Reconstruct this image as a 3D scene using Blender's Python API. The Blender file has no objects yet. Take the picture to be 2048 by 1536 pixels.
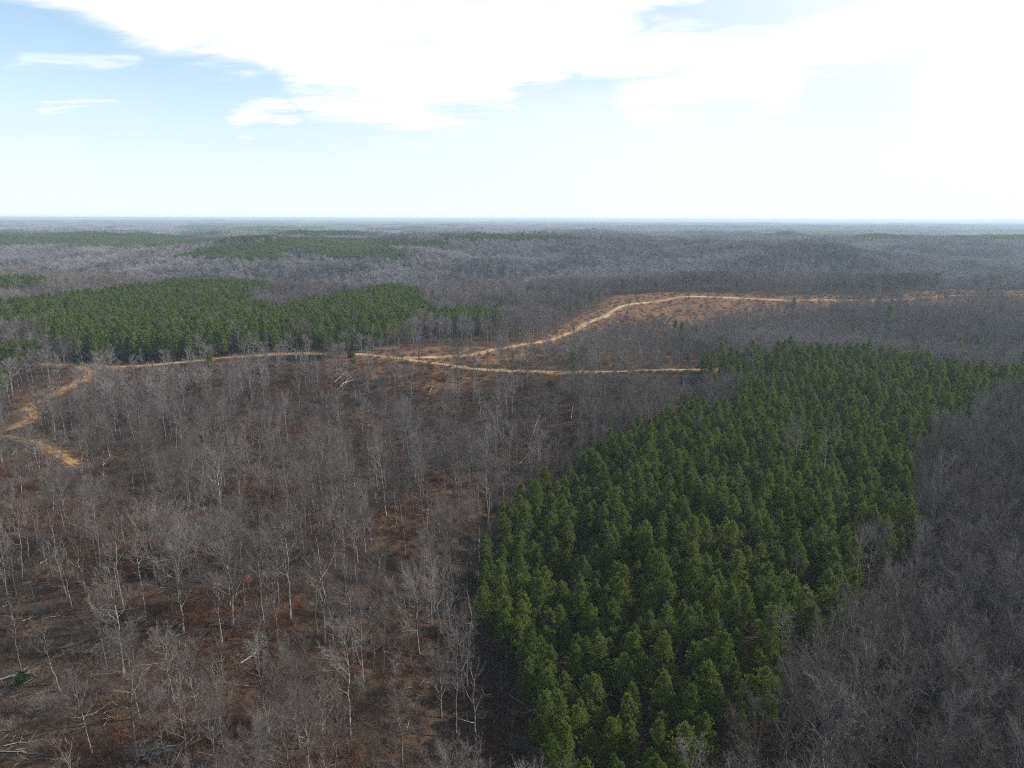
import bpy, math, random
import numpy as np
from mathutils import Vector, Matrix

# ------------------------------------------------------------------ camera, sky, sun, exposure
SC = bpy.context.scene
COL = SC.collection
R = math.radians
CAM_H = 100.0
PITCH = 13.63
ROLL = 0.17
F_PX = 1365.0                     # focal length in pixels of the 2048 wide photograph
SUN_AZ, SUN_EL = 79.0, 32.0       # azimuth measured from +Y towards +X

cam_d = bpy.data.cameras.new('camera')
cam = bpy.data.objects.new('camera', cam_d)
COL.objects.link(cam)
SC.camera = cam
cam_d.sensor_width = 36.0
cam_d.lens = 36.0 * F_PX / 2048.0
cam_d.clip_start = 1.0
cam_d.clip_end = 120000.0
CAM_M = Matrix.Translation((0, 0, CAM_H)) @ Matrix.Rotation(R(90 - PITCH), 4, 'X') @ Matrix.Rotation(R(ROLL), 4, 'Z')
cam.matrix_world = CAM_M

world = bpy.data.worlds.new('World')
SC.world = world
world.use_nodes = True
WT = world.node_tree
SC.view_settings.view_transform = 'Standard'
SC.view_settings.look = 'None'
SC.view_settings.exposure = 0.5
SC.view_settings.gamma = 1.0
SC.view_settings.use_curve_mapping = False
SC.cycles.max_bounces = 5
SC.cycles.diffuse_bounces = 3
SC.cycles.transparent_max_bounces = 4
SC.cycles.volume_bounces = 0
SC.cycles.use_denoising = False
SC.cycles.filter_width = 1.0
SC.cycles.denoiser = 'OPENIMAGEDENOISE'

SKY_STRENGTH = 0.132
SUN_STRENGTH = 5.0
sun_dir = Vector((math.cos(R(SUN_EL)) * math.sin(R(SUN_AZ)), math.cos(R(SUN_EL)) * math.cos(R(SUN_AZ)), math.sin(R(SUN_EL))))
sun_d = bpy.data.lights.new('sun', 'SUN')
sun_d.energy = SUN_STRENGTH
sun_d.angle = R(0.5)
sun_d.color = (1.0, 0.93, 0.82)
sun = bpy.data.objects.new('sun', sun_d)
sun.rotation_euler = sun_dir.to_track_quat('Z', 'Y').to_euler()
COL.objects.link(sun)


class NT:
    """short hand for shader node graphs"""
    def __init__(s, tree):
        s.t = tree
        tree.nodes.clear()

    def n(s, kind, **kw):
        nd = s.t.nodes.new(kind)
        for k, v in kw.items():
            setattr(nd, k, v)
        return nd

    def put(s, sock, v):
        if hasattr(v, 'is_linked') or isinstance(v, bpy.types.NodeSocket):
            s.t.links.new(v, sock)
        else:
            sock.default_value = v

    def m(s, op, a, b=0.0, c=0.0, clamp=False):
        nd = s.n('ShaderNodeMath', operation=op, use_clamp=clamp)
        s.put(nd.inputs[0], a)
        s.put(nd.inputs[1], b)
        s.put(nd.inputs[2], c)
        return nd.outputs[0]

    def mix(s, f, a, b):
        nd = s.n('ShaderNodeMix', data_type='RGBA')
        s.put(nd.inputs[0], f)
        s.put(nd.inputs[6], a)
        s.put(nd.inputs[7], b)
        return nd.outputs[2]

    def noise(s, vec, scale, detail=3.0, rough=0.55, dist=0.0):
        nd = s.n('ShaderNodeTexNoise')
        if vec is not None:
            s.put(nd.inputs['Vector'], vec)
        nd.inputs['Scale'].default_value = scale
        nd.inputs['Detail'].default_value = detail
        nd.inputs['Roughness'].default_value = rough
        nd.inputs['Distortion'].default_value = dist
        return nd.outputs[0]

    def step(s, x, a, b):
        nd = s.n('ShaderNodeMapRange', interpolation_type='SMOOTHSTEP')
        s.put(nd.inputs[0], x)
        nd.inputs[1].default_value = a
        nd.inputs[2].default_value = b
        return nd.outputs[0]


def pix_dir(px, py):
    d = CAM_M.to_3x3() @ Vector(((px - 1024) / F_PX, -(py - 768) / F_PX, -1.0))
    return d.normalized()


def az_el(px, py):
    d = pix_dir(px, py)
    return math.degrees(math.atan2(d.x, d.y)), math.degrees(math.asin(d.z))


def build_world():
    g = NT(WT)
    out = g.n('ShaderNodeOutputWorld')
    bg = g.n('ShaderNodeBackground')
    sky = g.n('ShaderNodeTexSky')
    sky.sky_type = 'NISHITA'
    sky.sun_disc = False
    sky.sun_elevation = R(SUN_EL)
    sky.sun_rotation = R(SUN_AZ)
    sky.altitude = 200.0
    sky.air_density = 1.0
    sky.dust_density = 0.5
    sky.ozone_density = 1.1
    co = g.n('ShaderNodeTexCoord')
    sep = g.n('ShaderNodeSeparateXYZ')
    g.put(sep.inputs[0], co.outputs['Generated'])
    X, Y, Z = sep.outputs
    el = g.m('MULTIPLY', g.m('ARCSINE', Z), 57.29578)
    az = g.m('MULTIPLY', g.m('ARCTAN2', X, Y), 57.29578)
    # clouds lie on a flat layer: sample the noise on that plane so they get finer towards the horizon
    zz = g.m('ADD', g.m('MAXIMUM', Z, 0.0), 0.12)
    cv = g.n('ShaderNodeCombineXYZ')
    g.put(cv.inputs[0], g.m('DIVIDE', X, zz))
    g.put(cv.inputs[1], g.m('DIVIDE', Y, zz))
    cv.inputs[2].default_value = 3.7
    n1 = g.noise(cv.outputs[0], 0.9, 5.0, 0.55, 0.15)
    st = g.n('ShaderNodeMapping')
    g.put(st.inputs[0], cv.outputs[0])
    st.inputs['Rotation'].default_value = (0, 0, R(28))
    st.inputs['Scale'].default_value = (1.0, 2.4, 1.0)
    n2 = g.noise(st.outputs[0], 1.7, 7.0, 0.6, 0.25)
    n3 = g.noise(cv.outputs[0], 0.7, 4.0, 0.6, 1.5)
    # wispy warp of the angular coordinates
    az2 = g.m('ADD', az, g.m('MULTIPLY', g.m('SUBTRACT', n1, 0.5), 7.0))
    el2 = g.m('ADD', el, g.m('MULTIPLY', g.m('SUBTRACT', n2, 0.5), 5.5))

    def capsule(p0, p1, r0, r1, soft):
        (a0, e0), (a1, e1) = az_el(*p0), az_el(*p1)
        dx, dy = a1 - a0, e1 - e0
        L = dx * dx + dy * dy
        vx = g.m('SUBTRACT', az2, a0)
        vy = g.m('SUBTRACT', el2, e0)
        t = g.m('DIVIDE', g.m('ADD', g.m('MULTIPLY', vx, dx), g.m('MULTIPLY', vy, dy)), L, clamp=True)
        ex = g.m('SUBTRACT', vx, g.m('MULTIPLY', t, dx))
        ey = g.m('SUBTRACT', vy, g.m('MULTIPLY', t, dy))
        d = g.m('SQRT', g.m('ADD', g.m('MULTIPLY', ex, ex), g.m('MULTIPLY', ey, ey)))
        r = g.m('ADD', g.m('MULTIPLY', t, r1 - r0), r0)
        q = g.m('SUBTRACT', r, d)
        return g.step(q, -soft, soft)
    caps = [((-250, -300), (330, -40), 4.0, 4.4, 1.0), ((200, -80), (1180, -90), 3.0, 6.0, 1.0),
            ((330, 60), (1080, 50), 2.0, 4.2, 0.9), ((600, 120), (1020, 90), 1.8, 3.4, 0.8),
            ((790, 205), (1000, 160), 0.9, 1.8, 0.8), ((600, 208), (830, 212), 0.6, 1.2, 0.7), ((470, 245), (560, 215), 0.5, 0.6, 0.6),
            ((1050, 115), (1600, 80), 1.3, 0.8, 0.8), ((1480, 110), (2100, -10), 0.9, 2.0, 1.0),
            ((1270, 190), (1560, 150), 0.6, 1.6, 1.4), ((120, 204), (230, 200), 0.05, 0.1, 0.5), ((40, 122), (240, 120), 0.0, 0.05, 0.8),
            ((1250, 20), (1400, -10), 0.1, 0.3, 0.5), ((1950, 200), (2500, 120), 2.0, 7.0, 2.5)]
    dens = None
    for c in caps:
        v = capsule(*c)
        dens = v if dens is None else g.m('MAXIMUM', dens, v)
    frag = g.step(n2, 0.28, 0.62)
    dens = g.m('MULTIPLY', dens, g.m('ADD', g.m('MULTIPLY', frag, 0.45), 0.62), clamp=True)
    # other clouds all round the sky, of the same sort
    rest = g.step(n3, 0.50, 0.66)
    away = g.m('MAXIMUM', g.step(g.m('ABSOLUTE', az), 42.0, 60.0), g.step(el, 24.0, 34.0))
    dens = g.m('MAXIMUM', dens, g.m('MULTIPLY', g.m('MULTIPLY', rest, away), 0.8))
    # thin veil that thickens towards the sun and the horizon
    dt = g.n('ShaderNodeVectorMath', operation='DOT_PRODUCT')
    g.put(dt.inputs[0], co.outputs['Generated'])
    dt.inputs[1].default_value = tuple(sun_dir)
    near_sun = g.step(dt.outputs['Value'], 0.10, 0.92)
    near_wide = g.step(dt.outputs['Value'], -0.12, 0.45)
    low = g.step(el, 24.0, -1.0)
    white = g.m('MAXIMUM', near_sun, g.m('MULTIPLY', near_wide, g.step(el, 14.5, 3.0)))
    veil = g.m('ADD', g.m('MULTIPLY', white, 0.95), g.m('MULTIPLY', g.m('MULTIPLY', low, low), 0.75))
    veil = g.m('ADD', veil, 0.28)
    veil = g.m('MULTIPLY', veil, g.m('ADD', g.m('MULTIPLY', n1, 0.5), 0.72), clamp=True)
    vc = g.n('ShaderNodeCombineColor')
    g.put(vc.inputs[0], g.m('ADD', 3.0, g.m('MULTIPLY', white, 3.0)))
    g.put(vc.inputs[1], g.m('ADD', 4.5, g.m('MULTIPLY', white, 1.3)))
    g.put(vc.inputs[2], g.m('ADD', 5.7, g.m('MULTIPLY', white, 0.4)))
    vcol = g.mix(g.m('MULTIPLY', low, low), vc.outputs[0], (5.1, 5.55, 5.75, 1))
    col = g.mix(g.m('MINIMUM', veil, 0.95), sky.outputs[0], vcol)
    lum = g.m('ADD', 6.2, g.m('MULTIPLY', near_sun, 1.2))
    cc = g.n('ShaderNodeCombineColor')
    for k in range(3):
        g.put(cc.inputs[k], lum)
    col = g.mix(dens, col, cc.outputs[0])
    g.put(bg.inputs[0], col)
    bg.inputs[1].default_value = SKY_STRENGTH
    g.put(out.inputs[0], bg.outputs[0])


build_world()

# ------------------------------------------------------------------ numeric helpers
RNG = np.random.default_rng(7)


def hash2(ix, iy, seed):
    h = (ix.astype(np.int64) * 374761393 + iy.astype(np.int64) * 668265263 + seed * 1442695041) & 0xFFFFFFFF
    h = ((h ^ (h >> 13)) * 1274126177) & 0xFFFFFFFF
    h = h ^ (h >> 16)
    return (h & 0xFFFFFF) / float(0xFFFFFF)


def vnoise(x, y, seed=0):
    x = np.asarray(x, float)
    y = np.asarray(y, float)
    ix, iy = np.floor(x), np.floor(y)
    fx, fy = x - ix, y - iy
    fx = fx * fx * fx * (fx * (fx * 6 - 15) + 10)
    fy = fy * fy * fy * (fy * (fy * 6 - 15) + 10)
    a = hash2(ix, iy, seed)
    b = hash2(ix + 1, iy, seed)
    c = hash2(ix, iy + 1, seed)
    d = hash2(ix + 1, iy + 1, seed)
    return (a + (b - a) * fx) * (1 - fy) + (c + (d - c) * fx) * fy - 0.5


def fbm(x, y, seed=0, octaves=3):
    s, a, t = 0, 1.0, 0
    for k in range(octaves):
        s = s + a * vnoise(x, y, seed + 17 * k)
        t += a
        a *= 0.5
        x, y = x * 2.03 + 11.3, y * 2.03 - 5.7
    return s / t * 2          # about -1..1


def sstep(a, b, x):
    t = np.clip((np.asarray(x, float) - a) / (b - a), 0, 1)
    return t * t * (3 - 2 * t)


# (x, y, sigma along, sigma across, rotation in degrees, height)
BUMPS = [
    (-430, 800, 330, 130, 4, 12),         # crest under the left pine plantation
    (-60, 640, 150, 90, 40, 5),
    (-560, 1230, 520, 150, -6, -40),      # hollow behind it
    (-60, 1080, 210, 130, 20, -34),
    (-560, 1730, 330, 150, 5, 20),        # far pine hill
    (-300, 1500, 170, 90, 20, 8),
    (-700, 2300, 900, 230, 3, 14),
    (330, 940, 380, 90, -2, 17),          # cleared ridge on the far side of the valley
    (330, 640, 260, 110, -8, -22),        # valley in front of it
    (500, 1260, 520, 140, 4, -42),
    (170, 1090, 200, 60, -4, 16),
    (650, 1640, 420, 160, 8, 26),
    (60, 1900, 300, 160, -12, 22),
    (8, 190, 26, 100, -9, -16),           # hollow beside the near pines
    (150, 130, 60, 120, -18, -9),         # draw right of the near pines
    (130, 300, 90, 110, 0, 5),            # back of the near pine stand
    (-150, 230, 80, 90, 0, 4),
    (-330, 260, 90, 110, 0, -8),
    (-60, 320, 60, 60, 0, -6),
    (-120, 345, 300, 62, 0, -12),
]


def height(x, y):
    x = np.asarray(x, float)
    y = np.asarray(y, float)
    r = np.hypot(x, y)
    z = np.zeros_like(r)
    for bx, by, sa, sb, rot, amp in BUMPS:
        c, s = math.cos(R(rot)), math.sin(R(rot))
        u = (x - bx) * c + (y - by) * s
        v = -(x - bx) * s + (y - by) * c
        z += amp * np.exp(-0.5 * ((u / sa) ** 2 + (v / sb) ** 2))
    z += 1.6 * fbm(x / 70, y / 70, 3, 2) * sstep(30, 90, r)
    m1 = sstep(650, 1500, r)
    rn = 1 - np.abs(fbm(x / 900 + 3.1, y / 520, 5, 3)) * 2
    z += m1 * (rn * 30 + 22 * fbm(x / 360, y / 250, 9, 3) - 14)
    m2 = sstep(2600, 5200, r)
    z += m2 * (22 * fbm(x / 2600, y / 1100, 21, 3) - 4)
    m3 = sstep(9000, 16000, r)
    z += m3 * np.clip(30 * fbm(x / 7000, y / 5200, 33, 4) + 14, -30, 62)
    return z


CM = np.array(CAM_M.to_3x3())       # columns: right, up, back


def project(x, y, z):
    p = np.stack([x, y, np.asarray(z, float) - CAM_H], -1)
    c = p @ CM
    d = -c[..., 2]
    ok = d > 1.0
    dd = np.where(ok, d, 1.0)
    return np.where(ok, 1024 + F_PX * c[..., 0] / dd, -9e4), np.where(ok, 768 - F_PX * c[..., 1] / dd, 9e4), d


def hit(px, py, up=0.0):
    """where the line of sight through a point of the photograph meets the ground"""
    d = pix_dir(px, py)
    t = np.concatenate([np.arange(60, 1500, 1.0), np.arange(1500, 30000, 8.0)])
    x, y, z = d.x * t, d.y * t, CAM_H + d.z * t
    g = height(x, y) + up
    k = np.argmax(z < g)
    if not (z < g).any():
        k = len(t) - 1
    return float(x[k]), float(y[k]), float(g[k] - up)


def in_poly(px, py, poly):
    inside = np.zeros(np.shape(px), bool)
    n = len(poly)
    for i in range(n):
        x0, y0 = poly[i]
        x1, y1 = poly[(i + 1) % n]
        if y0 == y1:
            continue
        c = ((y0 > py) != (y1 > py)) & (px < (x1 - x0) * (py - y0) / (y1 - y0) + x0)
        inside ^= c
    return inside


# ------------------------------------------------------------------ layout: stands, clearings, roads
def spline(pts, step):
    pts = np.array(pts, float)
    out = []
    P = np.vstack([2 * pts[0] - pts[1], pts, 2 * pts[-1] - pts[-2]])
    for i in range(1, len(P) - 2):
        a, b, c, d = P[i - 1], P[i], P[i + 1], P[i + 2]
        n = max(2, int(np.hypot(*(c - b)) / step))
        for k in range(n):
            t = k / n
            out.append(0.5 * ((2 * b) + (c - a) * t + (2 * a - 5 * b + 4 * c - d) * t * t + (3 * b - a - 3 * c + d) * t ** 3))
    out.append(P[-2])
    return np.array(out)


def world_path(px, step=3.0):
    w = np.array([hit(*p)[:2] for p in px])
    return spline(w, step)


ROAD_PX = {
    'upper': [(-60, 722), (60, 726), (150, 729), (210, 733), (300, 731), (400, 722), (470, 716), (560, 709), (640, 706), (700, 707), (760, 713),
              (840, 723), (900, 731), (950, 738), (1030, 743), (1100, 744), (1200, 744), (1300, 741), (1400, 740), (1500, 742)],
    'branch': [(800, 716), (860, 715), (942, 710), (990, 699), (1033, 692), (1094, 682), (1146, 664), (1173, 647), (1211, 633), (1231, 619),
               (1259, 609), (1300, 605), (1334, 600), (1360, 594), (1420, 594), (1500, 598), (1600, 601), (1700, 601), (1790, 600), (1850, 596), (1950, 591), (2060, 590)],
    'switchback': [(150, 731), (185, 744), (167, 759), (146, 771), (117, 786), (83, 802), (60, 814), (68, 829), (54, 845), (20, 858), (-40, 868)],
    'spur': [(-30, 872), (20, 876), (56, 884), (83, 892), (112, 907), (133, 919), (150, 930)],
}
ROADS = {k: world_path(v) for k, v in ROAD_PX.items()}
ROAD_W = {'upper': 2.0, 'branch': 2.3, 'switchback': 2.5, 'spur': 2.3}


def road_dist(x, y, which=None):
    d = np.full(np.shape(x), 1e9)
    for k, P in ROADS.items():
        if which and k not in which:
            continue
        lo, hi = P.min(0) - 60, P.max(0) + 60
        m = (x > lo[0]) & (x < hi[0]) & (y > lo[1]) & (y < hi[1])
        if not m.any():
            continue
        xs, ys = np.asarray(x)[m], np.asarray(y)[m]
        best = np.full(xs.shape, 1e9)
        Q = P[::2]
        for i in range(0, len(xs), 20000):
            q = np.min((xs[i:i + 20000, None] - Q[None, :, 0]) ** 2 + (ys[i:i + 20000, None] - Q[None, :, 1]) ** 2, axis=1)
            best[i:i + 20000] = np.sqrt(q)
        d[m] = np.minimum(d[m], best)
    return d


# outlines of the pine stands as seen at mid crown
NEAR_PINES = [(1412, 722), (1450, 706), (1560, 700), (1700, 703), (1860, 722), (2040, 752), (2300, 760), (2300, 790), (2048, 786), (1960, 825), (1930, 850), (1850, 880),
              (1830, 920), (1815, 1000), (1800, 1090), (1720, 1170), (1660, 1230), (1605, 1300), (1550, 1370), (1475, 1410), (1385, 1450),
              (1385, 1500), (1380, 1720), (1110, 1720), (1080, 1490), (1045, 1420), (1040, 1340), (1000, 1250), (940, 1190), (965, 1100), (1015, 1020),
              (1060, 985), (1200, 895), (1290, 850), (1370, 815), (1445, 812), (1480, 765), (1440, 745)]
STANDS = [
    [(-500, 625), (0, 612), (130, 600), (300, 577), (400, 564), (520, 570), (548, 576), (495, 592), (500, 606), (555, 626), (640, 607), (740, 588), (800, 576),
     (832, 592), (862, 616), (862, 640), (800, 660), (760, 672), (700, 684), (560, 686), (480, 692), (400, 700), (300, 704), (200, 702), (150, 696), (125, 680), (60, 662), (0, 655), (-500, 670)],
    [(870, 628), (1008, 628), (1005, 645), (880, 650)],
    [(355, 523), (400, 510), (470, 500), (560, 488), (640, 484), (700, 490), (780, 505), (818, 520), (812, 530), (720, 526), (640, 522), (590, 508), (560, 512), (555, 530), (500, 530), (430, 527)],
    [(-400, 478), (0, 472), (130, 466), (230, 474), (330, 472), (420, 482), (500, 480), (560, 484), (540, 488), (440, 494), (330, 499), (210, 500), (80, 497), (-400, 500)],
    [(640, 486), (780, 486), (900, 492), (890, 503), (800, 500), (700, 494)],
    [(-200, 566), (80, 566), (88, 576), (0, 586), (-200, 590)],
    [(-300, 690), (20, 692), (55, 705), (20, 740), (-10, 775), (-300, 800)],
]
FAR_GREEN = [
    [(880, 477), (1130, 480), (1170, 486), (1000, 487), (880, 484)],
    [(370, 458), (560, 461), (560, 466), (400, 463)],
    [(540, 468), (760, 470), (760, 476), (560, 474)],
    [(0, 462), (140, 464), (140, 470), (0, 472)],
    [(1500, 466), (1640, 464), (1760, 468), (1760, 476), (1600, 480), (1500, 474)],
    [(1700, 472), (1830, 476), (1820, 484), (1720, 482)],
    [(1900, 470), (2200, 462), (2200, 484), (1920, 484)],
]
OPEN_LAND = [   # (outline on the ground, share of trees kept)
    ([(640, 694), (760, 690), (900, 692), (1000, 694), (1010, 700), (1060, 694), (1030, 742), (960, 735), (860, 722), (700, 708), (640, 706)], 0.10),
    ([(640, 706), (760, 712), (960, 740), (990, 760), (900, 790), (760, 780), (660, 752)], 0.30),
    ([(1000, 700), (1060, 684), (1150, 640), (1230, 590), (1340, 583), (1380, 600), (1300, 612), (1240, 640), (1180, 660), (1100, 690)], 0.05),
    ([(1230, 606), (1340, 582), (1500, 586), (1640, 592), (1670, 618), (1560, 634), (1470, 646), (1340, 662), (1230, 668), (1190, 662)], 0.08),
    ([(1640, 590), (1800, 592), (1850, 580), (2300, 574), (2300, 608), (1850, 612), (1640, 614)], 0.07),
    ([(1050, 700), (1160, 670), (1260, 640), (1420, 630), (1420, 742), (1040, 744)], 0.55),
    ([(150, 715), (400, 712), (620, 700), (620, 712), (400, 728), (150, 738)], 0.15),
    ([(-200, 1180), (330, 1150), (480, 1290), (430, 1700), (-200, 1700)], 0.55),
    ([(1330, 745), (1455, 742), (1440, 830), (1340, 850)], 0.06),
    ([(1030, 692), (1120, 674), (1180, 640), (1250, 622), (1250, 668), (1160, 704), (1050, 716)], 0.06),
    ([(30, 780), (160, 745), (210, 745), (160, 790), (90, 820), (80, 850), (160, 935), (110, 960), (40, 930), (20, 860)], 0.10),
    ([(200, 742), (640, 728), (1000, 752), (1410, 750), (1340, 820), (1050, 905), (700, 870), (240, 800)], 0.45),
    ([(160, 732), (640, 712), (980, 748), (1420, 745), (1440, 775), (900, 780), (640, 745), (200, 752)], 0.14),
]


def open_share(x, y):
    gx, gy, d = project(x, y, height(x, y))
    keep = np.ones(np.shape(x))
    for poly, share in OPEN_LAND:
        keep = np.where(in_poly(gx, gy, poly), np.minimum(keep, share), keep)
    return keep


# ------------------------------------------------------------------ materials
def new_mat(name):
    m = bpy.data.materials.new(name)
    m.use_nodes = True
    return m, NT(m.node_tree)


def leaf_shader(g, col, transl=0.3, rough=0.7):
    out = g.n('ShaderNodeOutputMaterial')
    a = g.n('ShaderNodeBsdfDiffuse')
    b = g.n('ShaderNodeBsdfTranslucent')
    mx = g.n('ShaderNodeMixShader')
    g.put(a.inputs[0], col)
    g.put(b.inputs[0], col)
    mx.inputs[0].default_value = transl
    g.put(mx.inputs[1], a.outputs[0])
    g.put(mx.inputs[2], b.outputs[0])
    g.put(out.inputs[0], mx.outputs[0])


def varied(name, c0, c1, c2=None, transl=0.0, scale=2.0, patch=None):
    m, g = new_mat(name)
    info = g.n('ShaderNodeObjectInfo')
    col = g.mix(info.outputs['Random'], (*c0, 1), (*c1, 1))
    if patch:      # groups of another species on the hillside
        gp = g.n('ShaderNodeNewGeometry')
        n = g.step(g.noise(gp.outputs['Position'], 0.006, 4.0, 0.65), 0.40, 0.62)
        col = g.mix(n, col, (*patch, 1))
    if c2:
        geo = g.n('ShaderNodeTexCoord')
        n = g.step(g.noise(geo.outputs['Object'], scale, 2.0), 0.42, 0.62)
        col = g.mix(n, col, (*c2, 1))
    if transl > 0:
        leaf_shader(g, col, transl)
    else:
        out = g.n('ShaderNodeOutputMaterial')
        a = g.n('ShaderNodeBsdfDiffuse')
        g.put(a.inputs[0], col)
        g.put(out.inputs[0], a.outputs[0])
    return m


M_NEEDLE = varied('pine_needles', (0.056, 0.098, 0.022), (0.158, 0.182, 0.038), (0.120, 0.165, 0.036), 0.36, 0.5)
M_NEEDLE_Y = varied('pine_needles_light', (0.09, 0.14, 0.03), (0.12, 0.17, 0.04), None, 0.30)
M_PBARK = varied('pine_bark', (0.11, 0.08, 0.065), (0.15, 0.11, 0.09), (0.19, 0.14, 0.11), 0, 3.0)
M_BARK = varied('grey_bark', (0.10, 0.092, 0.085), (0.27, 0.255, 0.24), (0.09, 0.085, 0.08), 0, 1.2)
M_TWIG = varied('grey_twigs', (0.072, 0.0603, 0.0549), (0.18, 0.162, 0.153), None, 0)
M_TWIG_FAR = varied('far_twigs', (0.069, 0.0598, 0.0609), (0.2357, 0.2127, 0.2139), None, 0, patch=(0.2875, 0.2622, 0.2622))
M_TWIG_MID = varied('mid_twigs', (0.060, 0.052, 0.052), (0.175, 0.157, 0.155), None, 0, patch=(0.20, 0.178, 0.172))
M_PALE = varied('bleached_wood', (0.2312, 0.2176, 0.1972), (0.374, 0.3536, 0.3196), (0.1768, 0.1632, 0.1428), 0, 1.5)
M_BRUSH = varied('brown_brush', (0.063, 0.0459, 0.0396), (0.1215, 0.0945, 0.0837), None, 0)
M_BRUSH_RED = varied('rusty_brush', (0.084, 0.043, 0.030), (0.140, 0.074, 0.048), None, 0)
M_RUST = varied('dead_oak_leaves', (0.24, 0.10, 0.05), (0.30, 0.14, 0.07), None, 0.25)
M_GRASS = varied('dry_grass', (0.136, 0.088, 0.048), (0.2, 0.136, 0.08), None, 0.2)
M_CEDAR = varied('cedar_leaves', (0.03, 0.06, 0.02), (0.05, 0.08, 0.03), None, 0.2)


def ground_material():
    m, g = new_mat('forest_floor')
    out = g.n('ShaderNodeOutputMaterial')
    bs = g.n('ShaderNodeBsdfDiffuse')
    geo = g.n('ShaderNodeNewGeometry')
    P = geo.outputs['Position']
    att = {}
    for k in ('open', 'wood', 'green', 'dirt'):
        a = g.n('ShaderNodeAttribute', attribute_name=k)
        att[k] = a.outputs['Fac']
    nA = g.noise(P, 0.022, 4.0, 0.6)
    nB = g.noise(P, 0.11, 4.0, 0.65, 0.5)
    nC = g.noise(P, 0.9, 4.0, 0.7, 0.3)
    nD = g.noise(P, 0.45, 3.0, 0.7, 0.6)
    litter = g.mix(g.step(nB, 0.35, 0.65), (0.0414, 0.0297, 0.0243, 1), (0.0684, 0.0477, 0.0342, 1))
    litter = g.mix(g.step(nA, 0.45, 0.60), litter, (0.0594, 0.0351, 0.0249, 1))
    litter = g.mix(g.m('MULTIPLY', g.step(nC, 0.48, 0.7), 0.6), litter, (0.1062, 0.0792, 0.0576, 1))
    litter = g.mix(g.m('MULTIPLY', g.step(nD, 0.50, 0.66), 0.75), litter, (0.0229, 0.0175, 0.0142, 1))
    sedge = g.mix(g.step(nB, 0.38, 0.62), (0.17, 0.0808, 0.0425, 1), (0.187, 0.1232, 0.0723, 1))
    sedge = g.mix(g.m('MULTIPLY', g.step(nC, 0.42, 0.65), 0.6), sedge, (0.0935, 0.0493, 0.0323, 1))
    sedge = g.mix(g.m('MULTIPLY', g.step(nD, 0.56, 0.66), 0.7), sedge, (0.10, 0.07, 0.05, 1))
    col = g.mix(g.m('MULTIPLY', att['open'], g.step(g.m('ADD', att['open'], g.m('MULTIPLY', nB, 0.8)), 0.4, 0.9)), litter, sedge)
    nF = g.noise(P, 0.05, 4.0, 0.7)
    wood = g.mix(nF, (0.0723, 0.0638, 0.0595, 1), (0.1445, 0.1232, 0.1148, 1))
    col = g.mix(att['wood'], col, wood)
    grn = g.mix(nF, (0.018, 0.035, 0.014, 1), (0.05, 0.075, 0.028, 1))
    col = g.mix(att['green'], col, grn)
    col = g.mix(g.m('MULTIPLY', att['dirt'], g.step(g.m('ADD', g.m('MULTIPLY', att['dirt'], 0.6), g.m('MULTIPLY', nC, 0.9)), 0.5, 0.95)), col, (0.25, 0.155, 0.08, 1))
    g.put(bs.inputs[0], col)
    bmp = g.n('ShaderNodeBump')
    bmp.inputs['Strength'].default_value = 0.9
    bmp.inputs['Distance'].default_value = 0.6
    g.put(bmp.inputs['Height'], g.m('ADD', nC, g.m('MULTIPLY', nD, 1.2)))
    g.put(bs.inputs['Normal'], bmp.outputs[0])
    g.put(out.inputs[0], bs.outputs[0])
    return m


def road_material(orange=False):
    m, g = new_mat('orange_dirt_road' if orange else 'dirt_road')
    out = g.n('ShaderNodeOutputMaterial')
    bs = g.n('ShaderNodeBsdfDiffuse')
    geo = g.n('ShaderNodeNewGeometry')
    P = geo.outputs['Position']
    u = g.n('ShaderNodeAttribute', attribute_name='across').outputs['Fac']
    n1 = g.noise(P, 0.25, 4.0, 0.65)
    n2 = g.noise(P, 1.6, 4.0, 0.7)
    n3 = g.noise(P, 0.035, 2.0, 0.5)
    col = g.mix(n2, (0.26, 0.165, 0.085, 1), (0.36, 0.245, 0.135, 1))
    col = g.mix(g.step(n3, 0.42, 0.6), col, (0.36, 0.20, 0.085, 1) if orange else (0.38, 0.29, 0.19, 1))
    if orange:
        col = g.mix(0.55, col, (0.34, 0.19, 0.075, 1))
    # grassy crown between the wheel tracks
    mid = g.m('ABSOLUTE', u)
    crown = g.m('MULTIPLY', g.step(mid, 0.26, 0.08), g.step(n1, 0.36, 0.6))
    col = g.mix(g.m('MULTIPLY', crown, 0.6), col, (0.15, 0.10, 0.06, 1))
    edge = g.m('ADD', mid, g.m('MULTIPLY', g.m('SUBTRACT', n1, 0.5), 1.3))
    col = g.mix(g.step(edge, 0.72, 0.98), col, (0.12, 0.075, 0.048, 1))
    g.put(bs.inputs[0], col)
    bmp = g.n('ShaderNodeBump')
    bmp.inputs['Strength'].default_value = 0.6
    bmp.inputs['Distance'].default_value = 0.2
    g.put(bmp.inputs['Height'], n2)
    g.put(bs.inputs['Normal'], bmp.outputs[0])
    g.put(out.inputs[0], bs.outputs[0])
    return m


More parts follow.
